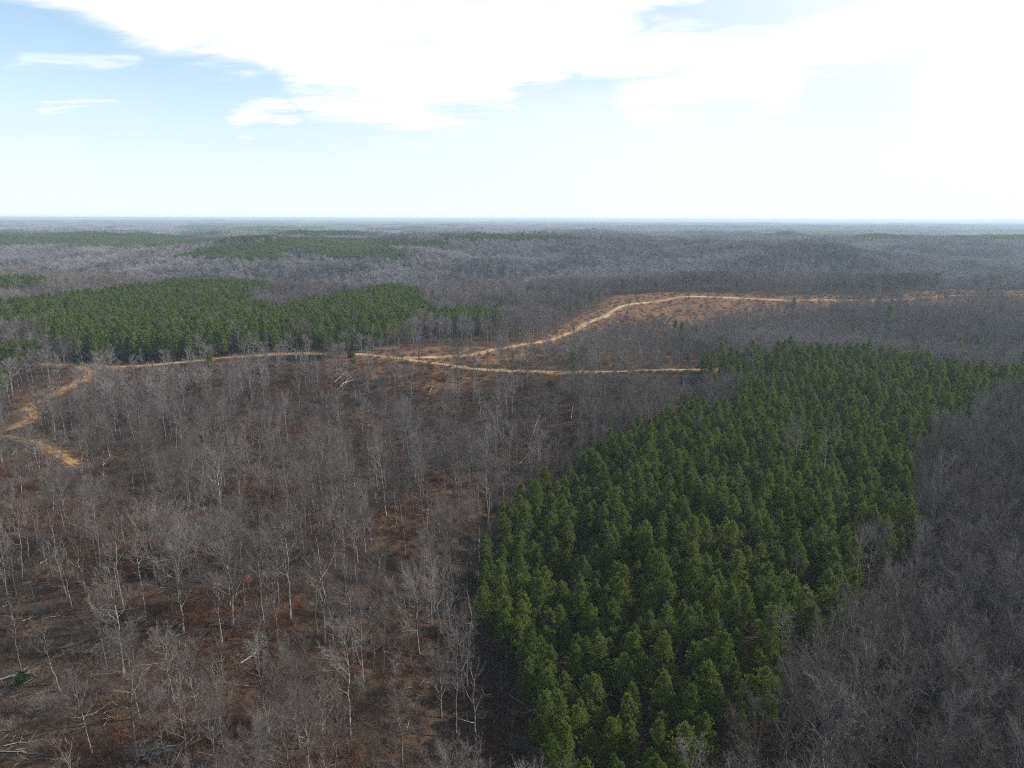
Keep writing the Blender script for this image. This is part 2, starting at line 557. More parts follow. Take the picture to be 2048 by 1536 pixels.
# ------------------------------------------------------------------ mesh helpers
def mesh_from(name, V, F, mats, mi=None, smooth=False):
    """V (n,3); F list of arrays (m,k)"""
    me = bpy.data.meshes.new(name)
    V = np.asarray(V, np.float32)
    me.vertices.add(len(V))
    me.vertices.foreach_set('co', V.ravel())
    loops, starts, s = [], [], 0
    for f in F:
        f = np.asarray(f, np.int32)
        if not len(f):
            continue
        loops.append(f.ravel())
        starts.append(s + np.arange(len(f)) * f.shape[1])
        s += f.size
    loops = np.concatenate(loops)
    starts = np.concatenate(starts)
    me.loops.add(len(loops))
    me.loops.foreach_set('vertex_index', loops.astype(np.int32))
    me.polygons.add(len(starts))
    me.polygons.foreach_set('loop_start', starts.astype(np.int32))
    for m in mats:
        me.materials.append(m)
    if mi is not None:
        me.polygons.foreach_set('material_index', np.asarray(mi, np.int32))
    if smooth:
        me.polygons.foreach_set('use_smooth', np.ones(len(starts), bool))
    me.update(calc_edges=True)
    return me


class Geo:
    def __init__(s):
        s.V, s.T, s.n = [], [], 0
        s.mi = []

    def tube(s, P, rad, sides=4, mi=0):
        P = np.asarray(P, float)
        n = len(P)
        d = np.gradient(P, axis=0)
        d /= np.linalg.norm(d, axis=1)[:, None] + 1e-9
        ref = np.array([0.31, 0.87, 0.11]) if abs(d[0][2]) > 0.7 else np.array([0.05, 0.1, 1.0])
        a = np.cross(d, ref)
        a /= np.linalg.norm(a, axis=1)[:, None] + 1e-9
        b = np.cross(d, a)
        ang = np.arange(sides) * 2 * np.pi / sides
        ring = P[:, None, :] + np.asarray(rad)[:, None, None] * (a[:, None, :] * np.cos(ang)[None, :, None] + b[:, None, :] * np.sin(ang)[None, :, None])
        s.V.append(ring.reshape(-1, 3))
        i = np.arange(n - 1)[:, None] * sides
        j = np.arange(sides)[None, :]
        k = (j + 1) % sides
        q = np.stack([i + j, i + k, i + sides + k, i + sides + j], -1).reshape(-1, 4) + s.n
        t = np.concatenate([q[:, [0, 1, 2]], q[:, [0, 2, 3]]])
        s.T.append(t)
        s.mi.append(np.full(len(t), mi))
        s.n += n * sides

    def tris(s, A, B, C, mi=0):
        m = len(A)
        s.V.append(np.stack([A, B, C], 1).reshape(-1, 3))
        t = np.arange(m * 3).reshape(-1, 3) + s.n
        s.T.append(t)
        s.mi.append(np.full(m, mi))
        s.n += m * 3

    def twigs(s, A, D, w, mi=0, rng=None):
        """thin tapered triangles from A along D with base width w"""
        q = rng.normal(size=A.shape)
        side = np.cross(D, q)
        side /= np.linalg.norm(side, axis=1)[:, None] + 1e-9
        side *= np.asarray(w).reshape(-1, 1) * 0.5
        s.tris(A - side, A + side, A + D, mi)

    def mesh(s, name, mats):
        return mesh_from(name, np.concatenate(s.V), [np.concatenate(s.T)], mats, np.concatenate(s.mi))


def norm(v):
    return v / (np.linalg.norm(v) + 1e-9)


def bare_tree(seed, h=22.0, start=0.42, spread=0.26, nprim=13, lean=0.03, dens=1.0, twig=1.0, r0=None, curve=0.35, fork=False):
    """returns (trunk mesh, crown mesh)"""
    r = np.random.default_rng(seed)
    tr, cr = Geo(), Geo()
    r0 = r0 or h * 0.0085
    n = 9
    ax = r.normal(0, lean, 2)
    P = [np.array([0, 0, -0.4])]
    bend = r.normal(0, 0.012 * h, 2)
    for i in range(1, n + 1):
        t = i / n
        P.append(np.array([ax[0] * h * t + bend[0] * math.sin(t * 3.1) + r.normal(0, 0.06 + 0.006 * h * t), ax[1] * h * t + bend[1] * math.sin(t * 3.6) + r.normal(0, 0.06 + .006 * h * t), h * 0.93 * t]))
    P = np.array(P)
    tt = np.linspace(0, 1, n + 1)
    rad = r0 * (1 - tt) ** 0.75 + 0.025
    rad[0] *= 1.35
    tr.tube(P, rad, 6)

    def at(t):
        return np.array([np.interp(t, tt, P[:, k]) for k in range(3)])
    tA, tD, tw = [], [], []
    az = r.uniform(0, 6.28)
    for i in range(nprim):
        t = start + (1 - start) * ((i + r.uniform(0, 0.9)) / nprim) ** 0.9
        t = min(t, 0.985)
        az += 2.4 + r.normal(0, 0.5)
        u = (t - start) / (1 - start)
        L = spread * h * (0.55 + 0.75 * math.sin(min(1, u * 0.9 + 0.12) * 2.7)) * r.uniform(0.65, 1.25)
        L = max(L, 1.2)
        e = R(20 + 38 * u + r.normal(0, 9))
        d = np.array([math.cos(az) * math.cos(e), math.sin(az) * math.cos(e), math.sin(e)])
        m = 6
        Q = [at(t)]
        for k in range(m - 1):
            d = norm(d + np.array([0, 0, curve * 0.3]) + r.normal(0, 0.13, 3))
            Q.append(Q[-1] + d * L / (m - 1))
        Q = np.array(Q)
        rb = max(0.035, np.interp(t, tt, rad) * (0.62 if u < 0.5 else 0.5))
        qr = rb * (1 - np.linspace(0, 1, m)) ** 0.8 + 0.014
        (tr if rb > r0 * 0.30 else cr).tube(Q, qr, 4)
        ns = max(3, int(L * 1.7 * dens))
        for j in range(ns):
            f = 0.18 + 0.8 * (j + r.uniform()) / ns
            o = np.array([np.interp(f, np.linspace(0, 1, m), Q[:, k]) for k in range(3)])
            dd = Q[min(m - 1, int(f * (m - 1)) + 1)] - Q[int(f * (m - 1)) if f < 1 else m - 2]
            dd = norm(norm(dd) + r.normal(0, 0.55, 3) + np.array([0, 0, 0.28]))
            l2 = L * (0.55 - 0.28 * f) * r.uniform(0.6, 1.3) + 0.5
            S = [o]
            for k in range(3):
                dd = norm(dd + np.array([0, 0, 0.12]) + r.normal(0, 0.16, 3))
                S.append(S[-1] + dd * l2 / 3)
            S = np.array(S)
            cr.tube(S, np.array([0.032, 0.026, 0.02, 0.01]) * (0.8 + rb * 2.0), 3)
            nt = max(3, int((3 + l2 * 2.6) * dens))
            for k in range(nt):
                q = 0.15 + 0.85 * (k + r.uniform()) / nt
                a = np.array([np.interp(q, np.linspace(0, 1, 4), S[:, c]) for c in range(3)])
                b = norm(dd + r.normal(0, 0.6, 3) + np.array([0, 0, 0.2]))
                ll = r.uniform(0.5, 1.25) * (1.1 - 0.4 * q)
                tA.append(a); tD.append(b * ll); tw.append(0.036)
                for c in range(3):
                    g = r.uniform(0.15, 0.9)
                    b2 = norm(b + r.normal(0, 0.6, 3))
                    tA.append(a + b * ll * g); tD.append(b2 * r.uniform(0.3, 0.7)); tw.append(0.024)
    cr.twigs(np.array(tA), np.array(tD), np.array(tw) * twig, 0, r)
    return tr.mesh('bare_trunk', [M_BARK]), cr.mesh('bare_crown', [M_TWIG])


def bare_lod(seed, h=21.0, nb=40, nt=9, w=0.07, spread=0.24, start=0.4, mat=None, trunk=True):
    r = np.random.default_rng(seed)
    g = Geo()
    lean = r.normal(0, 0.02, 2) * h
    if trunk:
        g.tube(np.array([[0, 0, -0.5], [lean[0] * .5, lean[1] * .5, h * 0.5], [lean[0], lean[1], h * 0.93]]), np.array([0.2, 0.14, 0.04]) * h / 21, 4, 0)
    A, D, W = [], [], []
    for i in range(nb):
        t = start + (0.97 - start) * r.uniform() ** 0.8
        u = (t - start) / (1 - start)
        az = r.uniform(0, 6.28)
        e = R(22 + 42 * u + r.normal(0, 10))
        L = max(1.0, spread * h * (0.55 + 0.7 * math.sin(min(1, u * .9 + .12) * 2.7)) * r.uniform(.6, 1.2))
        d = np.array([math.cos(az) * math.cos(e), math.sin(az) * math.cos(e), math.sin(e)])
        o = np.array([lean[0] * t, lean[1] * t, t * h * 0.93])
        A.append(o); D.append(d * L); W.append(w * 1.6)
        for k in range(nt):
            f = r.uniform(0.3, 1.0)
            dd = norm(d + r.normal(0, 0.55, 3) + np.array([0, 0, .25]))
            A.append(o + d * L * f); D.append(dd * r.uniform(0.8, 2.0)); W.append(w)
    g.twigs(np.array(A), np.array(D), np.array(W), 1, r)
    return g.mesh('bare_far', [M_BARK, mat or M_TWIG_FAR])


def pine_tree(seed, h=18.5, base=0.42, rad=2.7, whorl=0.66, per=6, tufts=8, size=0.42, blades=8, two=True, mat=None, wide=0.15):
    r = np.random.default_rng(seed)
    tr, cr = Geo(), Geo()
    lean = r.normal(0, 0.012, 2) * h
    z = np.linspace(-0.5, h * 0.97, 8)
    P = np.stack([lean[0] * (z / h) ** 1.3 if False else lean[0] * np.clip(z / h, 0, 1), lean[1] * np.clip(z / h, 0, 1), z], 1)
    P[1:-1, :2] += r.normal(0, 0.04, (6, 2))
    tr.tube(P, 0.16 * (h / 18) * (1 - np.clip(z / h, 0, 1)) ** 0.7 + 0.02, 6)
    nl = int((1 - base) * h / whorl)
    C, D = [], []
    lob = r.uniform(0, 6.28, 3)
    for i in range(nl):
        t = (i + r.uniform(-0.3, 0.3)) / nl
        t = min(max(t, 0), 0.99)
        zz = h * (base + (1 - base) * t)
        prof = (1 - t) ** 0.80 * (0.62 + 0.38 * min(1, t * 3.2))
        for k in range(per if t < 0.85 else 4):
            az = r.uniform(0, 6.28)
            L = rad * prof * (1 + 0.22 * math.sin(3 * az + lob[0] + t * 7) + r.normal(0, 0.14)) + 0.12
            e = R(-6 + 52 * t + r.normal(0, 8))
            d = np.array([math.cos(az) * math.cos(e), math.sin(az) * math.cos(e), math.sin(e)])
            o = np.array([lean[0] * zz / h, lean[1] * zz / h, zz])
            if t < 0.3 or r.uniform() < 0.3:
                tr.tube(np.array([o, o + d * L * 0.9]), np.array([0.035, 0.012]), 3)
            npf = 3 if L > 1.3 else 2
            per_puff = max(2, int(tufts * 0.55))
            for j in range(npf):
                f = (0.45, 0.75, 1.0)[j + 3 - npf] * r.uniform(0.9, 1.08)
                pc = o + d * L * f + np.array([0, 0, 0.2 * f * f * L]) + r.normal(0, 0.18 * L / rad + .05, 3)
                pr = 0.16 + 0.20 * L / rad
                for q in range(per_puff):
                    off = r.normal(0, pr, 3)
                    off[2] *= 0.75
                    C.append(pc + off * size / 0.42)
                    D.append(norm(d * 0.6 + np.array([0, 0, 0.6]) + off * 2.2))
    top = np.array([lean[0], lean[1], h])
    for k in range(8):
        C.append(top + np.array([0, 0, 0.55 - 0.2 * k]) + r.normal(0, 0.03 + 0.02 * k, 3))
        D.append(np.array([0, 0, 1.0]))
    C, D = np.array(C), np.array(D)
    m = len(C)
    Cb = np.repeat(C, blades, 0)
    Db = np.repeat(D, blades, 0)
    B = Db * 0.75 + r.normal(0, 0.62, Db.shape)
    B /= np.linalg.norm(B, axis=1)[:, None]
    ln = size * r.uniform(0.6, 1.15, len(B))
    side = np.cross(B, r.normal(size=B.shape))
    side /= np.linalg.norm(side, axis=1)[:, None]
    wd = wide * r.uniform(0.7, 1.2, len(B)) * (size / 0.46)
    tip = Cb + B * ln[:, None]
    cr.tris(Cb - side * wd[:, None] * 0.25 - B * 0.1, tip - side * wd[:, None] * .5 - B * ln[:, None] * .25, tip + side * wd[:, None] * 0.6)
    return tr.mesh('pine_trunk', [M_PBARK]), cr.mesh('pine_crown', [mat or M_NEEDLE])


def joined(tm, cm, name):
    """one mesh of trunk and crown for the masses"""
    V, T, MI, n = [], [], [], 0
    mats = [tm.materials[0], cm.materials[0]]
    for k, me in enumerate((tm, cm)):
        v = np.empty(len(me.vertices) * 3, np.float32)
        me.vertices.foreach_get('co', v)
        l = np.empty(len(me.loops), np.int32)
        me.loops.foreach_get('vertex_index', l)
        V.append(v.reshape(-1, 3))
        T.append(l.reshape(-1, 3) + n)
        MI.append(np.full(len(l) // 3, k))
        n += len(v) // 3
    return mesh_from(name, np.concatenate(V), [np.concatenate(T)], mats, np.concatenate(MI))


# ------------------------------------------------------------------ scattering with geometry nodes (only for masses)
def scatter(name, protos, pos, idx, scale, rot, label, cat, tilt=None):
    """ONE object whose points carry copies of the given meshes"""
    pc = bpy.data.collections.new(name + '_kinds')
    for i, me in enumerate(protos):
        o = bpy.data.objects.new('%s_kind_%03d' % (name, i), me)
        pc.objects.link(o)
    me = bpy.data.meshes.new(name)
    n = len(pos)
    me.vertices.add(n)
    me.vertices.foreach_set('co', np.asarray(pos, np.float32).ravel())
    a = me.attributes.new('idx', 'INT', 'POINT'); a.data.foreach_set('value', np.asarray(idx, np.int32))
    a = me.attributes.new('scl', 'FLOAT_VECTOR', 'POINT'); a.data.foreach_set('vector', np.asarray(scale, np.float32).ravel())
    rt = np.zeros((n, 3), np.float32)
    rt[:, 2] = rot
    if tilt is not None:
        rt[:, :2] = tilt
    a = me.attributes.new('rot', 'FLOAT_VECTOR', 'POINT'); a.data.foreach_set('vector', rt.ravel())
    ob = bpy.data.objects.new(name, me)
    COL.objects.link(ob)
    gt = bpy.data.node_groups.new(name + '_nodes', 'GeometryNodeTree')
    gt.interface.new_socket('Geometry', in_out='INPUT', socket_type='NodeSocketGeometry')
    gt.interface.new_socket('Geometry', in_out='OUTPUT', socket_type='NodeSocketGeometry')
    N = gt.nodes
    gi, go = N.new('NodeGroupInput'), N.new('NodeGroupOutput')
    ip = N.new('GeometryNodeInstanceOnPoints')
    ci = N.new('GeometryNodeCollectionInfo')
    ci.inputs['Collection'].default_value = pc
    ci.inputs['Separate Children'].default_value = True
    ci.inputs['Reset Children'].default_value = True
    ip.inputs['Pick Instance'].default_value = True

    def named(attr, typ):
        nd = N.new('GeometryNodeInputNamedAttribute')
        nd.data_type = typ
        nd.inputs['Name'].default_value = attr
        return nd.outputs['Attribute']
    L = gt.links.new
    L(gi.outputs[0], ip.inputs['Points'])
    L(ci.outputs[0], ip.inputs['Instance'])
    L(named('idx', 'INT'), ip.inputs['Instance Index'])
    L(named('rot', 'FLOAT_VECTOR'), ip.inputs['Rotation'])
    L(named('scl', 'FLOAT_VECTOR'), ip.inputs['Scale'])
    L(ip.outputs[0], go.inputs[0])
    md = ob.modifiers.new('scatter', 'NODES')
    md.node_group = gt
    ob['kind'] = 'stuff'
    ob['label'] = label
    ob['category'] = cat
    return ob


# ------------------------------------------------------------------ terrain
def build_ground():
    rr = np.concatenate([[0.5, 15, 30], np.exp(np.linspace(math.log(45), math.log(40000), 640))])
    fine = np.radians(np.arange(-50, 50.01, 0.22))
    coarse = np.radians(np.arange(54, 306.01, 4.0))
    th = np.concatenate([fine, coarse])
    nr, na = len(rr), len(th)
    RR, TH = np.meshgrid(rr, th, indexing='ij')
    X, Y = RR * np.sin(TH), RR * np.cos(TH)
    Z = height(X, Y)
    V = np.stack([X, Y, Z], -1).reshape(-1, 3)
    i, j = np.meshgrid(np.arange(nr - 1), np.arange(na), indexing='ij')
    k = (j + 1) % na
    F = np.stack([i * na + j, (i + 1) * na + j, (i + 1) * na + k, i * na + k], -1).reshape(-1, 4)
    me = mesh_from('ground', V, [F], [ground_material()], None, True)
    x, y, z = V.T
    d = np.hypot(x, y)
    gx, gy, _ = project(x, y, z)
    op = np.zeros(len(V))
    for poly, share in OPEN_LAND[:5] + OPEN_LAND[10:11]:
        op = np.maximum(op, in_poly(gx, gy, poly) * (1.0 if share <= 0.2 else 0.75))
    op = np.maximum(op, in_poly(gx, gy, OPEN_LAND[5][0]) * 0.35)
    # soften
    rd = road_dist(x, y)
    op = np.maximum(op, 0.8 * sstep(16, 5, rd) * (fbm(x / 14, y / 14, 41, 2) * 0.4 + 0.7))
    op = np.where(in_poly(gx, gy, OPEN_LAND[10][0]), op * 0.45, op)
    O = op.reshape(nr, na)
    for _ in range(2):
        O[1:-1, 1:-1] = (O[1:-1, 1:-1] * 2 + O[:-2, 1:-1] + O[2:, 1:-1] + O[1:-1, :-2] + O[1:-1, 2:]) / 6
    cx, cy, _ = project(x, y, z + 12)
    gr = np.zeros(len(V))
    for poly in STANDS + FAR_GREEN:
        gr = np.maximum(gr, in_poly(cx, cy, poly) * (d > 700))
    gr = gr * sstep(700, 1500, d)
    gr = np.maximum(gr, sstep(0.28, 0.5, fbm(x / 900, y / 500, 77, 3)) * sstep(4500, 6500, d) * 0.8)
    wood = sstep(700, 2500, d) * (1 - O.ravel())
    dirt = sstep(7.5, 3.5, rd)
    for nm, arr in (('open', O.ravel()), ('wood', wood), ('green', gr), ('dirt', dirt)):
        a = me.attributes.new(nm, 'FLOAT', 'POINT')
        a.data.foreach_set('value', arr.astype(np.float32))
    ob = bpy.data.objects.new('ground', me)
    COL.objects.link(ob)
    ob['kind'] = 'structure'
    ob['label'] = 'brown leaf covered forest ground rolling away to the horizon'
    return ob


def build_roads():
    mats = {False: road_material(), True: road_material(True)}
    for key, lab in (('upper', 'pale dirt road along the ridge between the woods'), ('branch', 'tan dirt track climbing to the cleared orange ridge'),
                     ('switchback', 'orange dirt switchback road beside the bare grove'), ('spur', 'short orange dirt spur road below the switchback')):
        P = ROADS[key]
        mat = mats[key in ('switchback', 'spur')]
        t = np.gradient(P, axis=0)
        t /= np.linalg.norm(t, axis=1)[:, None]
        nrm = np.stack([-t[:, 1], t[:, 0]], 1)
        us = np.linspace(-1, 1, 9)
        w = ROAD_W[key] * (1.05 + 0.38 * fbm(P[:, 0] / 11, P[:, 1] / 11, 51, 3))
        G = P[:, None, :] + nrm[:, None, :] * (us[None, :, None] * w[:, None, None] * 1.25)
        x, y = G[..., 0], G[..., 1]
        rut = -0.10 * np.exp(-((np.abs(us) - 0.42) / 0.14) ** 2)[None, :]
        z = surf(x, y) + 0.16 + rut - 0.14 * (np.abs(us) > 0.95)[None, :] + {'upper': 0, 'branch': 0.02, 'switchback': 0.035, 'spur': 0.05}[key]
        V = np.stack([x, y, z], -1).reshape(-1, 3)
        n, m = x.shape
        i, j = np.meshgrid(np.arange(n - 1), np.arange(m - 1), indexing='ij')
        F = np.stack([i * m + j, i * m + j + 1, (i + 1) * m + j + 1, (i + 1) * m + j], -1).reshape(-1, 4)
        me = mesh_from('dirt_road', V, [F], [mat], None, True)
        a = me.attributes.new('across', 'FLOAT', 'POINT')
        a.data.foreach_set('value', np.broadcast_to(us[None, :], (n, m)).astype(np.float32).ravel())
        ob = bpy.data.objects.new('dirt_road', me)
        COL.objects.link(ob)
        ob['kind'] = 'structure'
        ob['label'] = lab


# the mesh is a little coarser than the height function: sample the mesh itself
GRID_R = np.concatenate([[0.5, 15, 30], np.exp(np.linspace(math.log(45), math.log(40000), 640))])


def surf(x, y):
    x = np.asarray(x, float); y = np.asarray(y, float)
    r = np.hypot(x, y); th = np.degrees(np.arctan2(x, y))
    i = np.clip(np.searchsorted(GRID_R, r) - 1, 0, len(GRID_R) - 2)
    r0, r1 = GRID_R[i], GRID_R[i + 1]
    f = np.clip((r - r0) / (r1 - r0), 0, 1)
    j = np.floor((th + 50) / 0.22)
    t0 = np.radians(-50 + j * 0.22); t1 = np.radians(-50 + (j + 1) * 0.22)
    g = (th + 50) / 0.22 - j

    def H(rr, tt):
        return height(rr * np.sin(tt), rr * np.cos(tt))
    a = H(r0, t0) * (1 - g) + H(r0, t1) * g
    b = H(r1, t0) * (1 - g) + H(r1, t1) * g
    return a * (1 - f) + b * f


build_ground()
build_roads()


# ------------------------------------------------------------------ tree kinds
BARE = []     # near kinds (trunk mesh, crown mesh, nominal height, words)
spec = [dict(h=24, start=.42, spread=.20, nprim=13), dict(h=25, start=.50, spread=.17, nprim=11), dict(h=22, start=.38, spread=.24, nprim=14),
        dict(h=26, start=.45, spread=.19, nprim=13, lean=.05), dict(h=21, start=.30, spread=.34, nprim=17, dens=1.15, r0=.24), dict(h=20, start=.25, spread=.38, nprim=18, dens=1.15, r0=.26),
        dict(h=23, start=.55, spread=.15, nprim=9, dens=.8), dict(h=24, start=.5, spread=.13, nprim=8, dens=.55, r0=.17), dict(h=22, start=.35, spread=.22, nprim=10, dens=.6, r0=.2),
        dict(h=25, start=.4, spread=.22, nprim=12, lean=.06)]
WORDS = ['tall bare tree with an even grey crown', 'tall slim bare tree branching above mid height', 'grey bare tree with a full twiggy crown', 'tall bare tree with a slightly leaning trunk',
         'broad bare tree with a wide dome of twigs', 'low wide bare tree with spreading limbs', 'slim bare tree with a small high crown', 'thin pole of a tree with a few short branches',
         'open bare tree with sparse crooked limbs', 'leaning bare tree with a ragged crown']
for i, s in enumerate(spec):
    t, c = bare_tree(100 + i, **s)
    BARE.append((t, c, s['h']))
SMALL_BARE = [bare_tree(160 + i, h=h, start=.25, spread=.24, nprim=9, dens=.8, r0=.07) for i, h in enumerate((9, 11, 8))]
BARE_MASS = [joined(t, c, 'bare_mass') for t, c, _ in BARE] + [joined(t, c, 'bare_small') for t, c in SMALL_BARE]
MID0 = len(BARE_MASS)
BARE_MASS += [bare_lod(200 + i, 21, 50, 13, 0.085, sp, st, mat=M_TWIG_MID) for i, (sp, st) in enumerate(((.24, .4), (.21, .45), (.28, .35), (.25, .3)))]
FAR0 = len(BARE_MASS)
BARE_MASS += [bare_lod(220 + i, 20, 80, 10, 0.24, sp, st, trunk=True) for i, (sp, st) in enumerate(((.30, .4), (.26, .4), (.33, .35)))]

PINES = []
for i, (h, b, rd) in enumerate(((18.5, .40, 3.3), (19.5, .44, 2.9), (17.5, .36, 3.4), (19.0, .50, 3.6), (18.0, .42, 2.6), (20.0, .42, 3.2), (17.0, .32, 2.9))):
    t, c = pine_tree(300 + i, h, b, rd)
    PINES.append((t, c, h))
PINE_MASS = [joined(t, c, 'pine_mass') for t, c, _ in PINES]
PMID0 = len(PINE_MASS)
for i in range(4):
    t, c = pine_tree(330 + i, 19, .4, 2.6, whorl=.8, per=5, tufts=4, size=.85, blades=4, wide=.24)
    PINE_MASS.append(joined(t, c, 'pine_mid'))
PFAR0 = len(PINE_MASS)
for i in range(3):
    t, c = pine_tree(340 + i, 19, .35, 3.2, whorl=1.2, per=6, tufts=4, size=1.3, blades=4, wide=.30)
    PINE_MASS.append(joined(t, c, 'pine_far'))


# ------------------------------------------------------------------ scatter positions
def grid(cell, r0, r1, half=46.0, jit=0.42, rot=0.0, x0=None):
    W = r1 * math.sin(R(half))
    xs = np.arange(-W, W, cell)
    ys = np.arange(0, r1, cell)
    X, Y = np.meshgrid(xs, ys)
    X = X + RNG.uniform(-jit, jit, X.shape) * cell
    Y = Y + RNG.uniform(-jit, jit, X.shape) * cell
    X, Y = X.ravel(), Y.ravel()
    r = np.hypot(X, Y)
    a = np.degrees(np.abs(np.arctan2(X, Y)))
    m = (r >= r0) & (r < r1) & (a < half)
    return X[m], Y[m]


def stand_mask(x, y, z, polys, up=11.0):
    rg = 2.0 + np.minimum(0.016 * np.hypot(x, y), 9.0)
    x = x + rg * fbm(x / 19, y / 19, 131, 3)
    y = y + rg * 1.6 * fbm(x / 19, y / 19, 137, 3)
    px, py, _ = project(x, y, z + up)
    m = np.zeros(len(x), bool)
    for p in polys:
        m |= in_poly(px, py, p)
    return m


pine_pts, bare_pts = [], []      # rows: x y z kind scale lod
# pines of the near stand
x, y = grid(5.2, 55, 620, 50, 0.36)
z = surf(x, y)
near = stand_mask(x, y, z, [NEAR_PINES], 13.0)
wob = fbm(x / 13, y / 13, 61, 2)
near &= (wob > -0.62)
near &= road_dist(x, y, ('upper',)) > 4.5
NPX, NPY, NPZ = x[near], y[near], z[near]
# other stands
x, y = grid(4.6, 380, 1250, 50, 0.36)
z = surf(x, y)
m = stand_mask(x, y, z, STANDS, 11.0) & (road_dist(x, y) > 6) & (fbm(x / 16, y / 16, 62, 2) > -0.7)
SPX, SPY, SPZ = x[m], y[m], z[m]
x, y = grid(5.0, 1250, 3600, 46, 0.4)
z = surf(x, y)
m = stand_mask(x, y, z, STANDS + FAR_GREEN, 10.0)
FPX, FPY, FPZ = x[m], y[m], z[m]

# bare trees
def bare_field(cell, r0, r1, half=48.0):
    x, y = grid(cell, r0, r1, half, 0.48)
    z = surf(x, y)
    keep = open_share(x, y)
    pine = stand_mask(x, y, z, STANDS + (FAR_GREEN if r1 > 1500 else []), 11.0) | stand_mask(x, y, z, [NEAR_PINES], 13.0)
    clump = np.clip(0.80 + 0.75 * fbm(x / 34, y / 34, 71, 3), 0.12, 1.0)
    if r1 < 500:
        sx, sy, _ = project(x, y, z + 10)
        clump = np.where(sx > 1150, np.clip(clump * 1.6 + .3, 0, 1), clump * np.where(sy > 1050, 0.44, 0.38))
    if r0 > 700:
        clump = np.clip(clump + 0.25, 0, 1)
    m = (RNG.uniform(size=len(x)) < keep * clump) & (~pine | (RNG.uniform(size=len(x)) < (0.012 if (r0 > 1000 or r0 < 400) else 0.045))) & (road_dist(x, y) > 4.0)
    return x[m], y[m], z[m]


B1 = bare_field(6.3, 55, 430)
B1s = bare_field(9.0, 70, 430)
br = bare_field(5.6, 70, 430)
sxr, _, _ = project(br[0], br[1], br[2] + 8)
B1s = tuple(np.concatenate([p, q[(sxr > 1380)]]) for p, q in zip(B1s, br))
B2 = bare_field(6.0, 430, 1100)
sel = RNG.uniform(size=len(B2[0])) < 0.012      # stray pines among the hardwoods
SPX, SPY, SPZ = (np.concatenate([p, q[sel]]) for p, q in zip((SPX, SPY, SPZ), B2))
B3 = bare_field(8.4, 1100, 3600, 44.0)
print('near pines', len(NPX), 'stand pines', len(SPX), len(FPX), 'bare', len(B1[0]), len(B1s[0]), len(B2[0]), len(B3[0]))


# ------------------------------------------------------------------ individual trees
def thing(name, label, cat, loc, rz, scale, group=None):
    o = bpy.data.objects.new(name, None)
    COL.objects.link(o)
    o.empty_display_size = 0.5
    o.location = loc
    o.rotation_euler = (0, 0, rz)
    o.scale = scale
    o['label'] = label
    o['category'] = cat
    if group:
        o['group'] = group
    return o


def part(name, me, parent):
    o = bpy.data.objects.new(name, me)
    COL.objects.link(o)
    o.parent = parent
    return o


ONES = 'zero one two three four five six seven eight nine ten eleven twelve thirteen fourteen fifteen sixteen seventeen eighteen nineteen'.split()
TENS = 'x x twenty thirty forty fifty sixty seventy eighty ninety'.split()


def spell(v):
    v = int(min(max(round(v), 0), 99))
    if v < 20:
        return ONES[v]
    return TENS[v // 10] + ('-' + ONES[v % 10] if v % 10 else '')


def place_words(px, py):
    """the place in the photograph, in hundredths"""
    return '%s percent across, %s down' % (spell(px / 20.48), spell(py / 15.36))


used_labels = set()


def uniq(base, px, py):
    for dx, dy in ((0, 0), (10, 0), (-10, 0), (0, 8), (0, -8), (12, 8), (-12, -8), (20, 0), (0, 15), (-20, 0)):
        lab = '%s, %s' % (base, place_words(px + dx, py + dy))
        if lab not in used_labels:
            break
    used_labels.add(lab)
    return lab


# hand placed bare trees: base x, base y, top y, kind
HAND = [(57, 1116, 1010, 8), (134, 1194, 968, 3), (184, 1220, 1070, 8), (247, 1220, 1031, 0), (291, 1233, 1070, 6), (346, 1247, 1010, 1), (368, 1269, 1086, 4), (466, 1255, 1075, 5),
        (11, 1105, 1005, 0), (75, 1091, 985, 6), (175, 1053, 950, 2), (439, 1086, 985, 3), (474, 979, 870, 0), (839, 1312, 1160, 5), (883, 1440, 1312, 4), (43, 1344, 1210, 7), (121, 1383, 1243, 8),
        (184, 1506, 1350, 2), (275, 1524, 1280, 9), (326, 1506, 1390, 4), (399, 1484, 1310, 0), (365, 1458, 1385, 7), (340, 1452, 1340, 9),
        (663, 789, 668, 0), (706, 714, 632, 2), (790, 797, 673, 1), (819, 832, 690, 3), (888, 754, 677, 0), (904, 772, 695, 6), (919, 787, 690, 1), (946, 780, 692, 1), (848, 761, 690, 7),
        (1026, 789, 690, 2), (993, 860, 762, 2), (1089, 738, 688, 6), (1107, 758, 690, 1), (1200, 738, 680, 0), (1238, 738, 683, 2), (1271, 738, 690, 0), (1298, 735, 682, 1), (1344, 735, 690, 6),
        (605, 712, 648, 5), (650, 705, 655, 0), (548, 716, 664, 2), (480, 716, 660, 0), (1000, 745, 690, 4), (540, 1480, 1290, 2), (600, 1500, 1330, 5), (620, 1560, 1400, 4), (450, 1530, 1395, 4),
        (700, 1480, 1250, 0), (720, 1330, 1120, 3), (650, 1290, 1050, 2), (580, 1240, 1020, 0), (610, 1130, 960, 9), (700, 1010, 870, 2), (830, 960, 830, 4), (1190, 880, 780, 4), (850, 1080, 940, 2),
        (1660, 1556, 1370, 2), (1700, 1420, 1240, 4), (1560, 1500, 1350, 9), (1800, 1330, 1180, 0), (1900, 1480, 1310, 4), (1960, 1250, 1090, 2), (1760, 1180, 1050, 2), (1880, 1110, 980, 5)]
HB = []
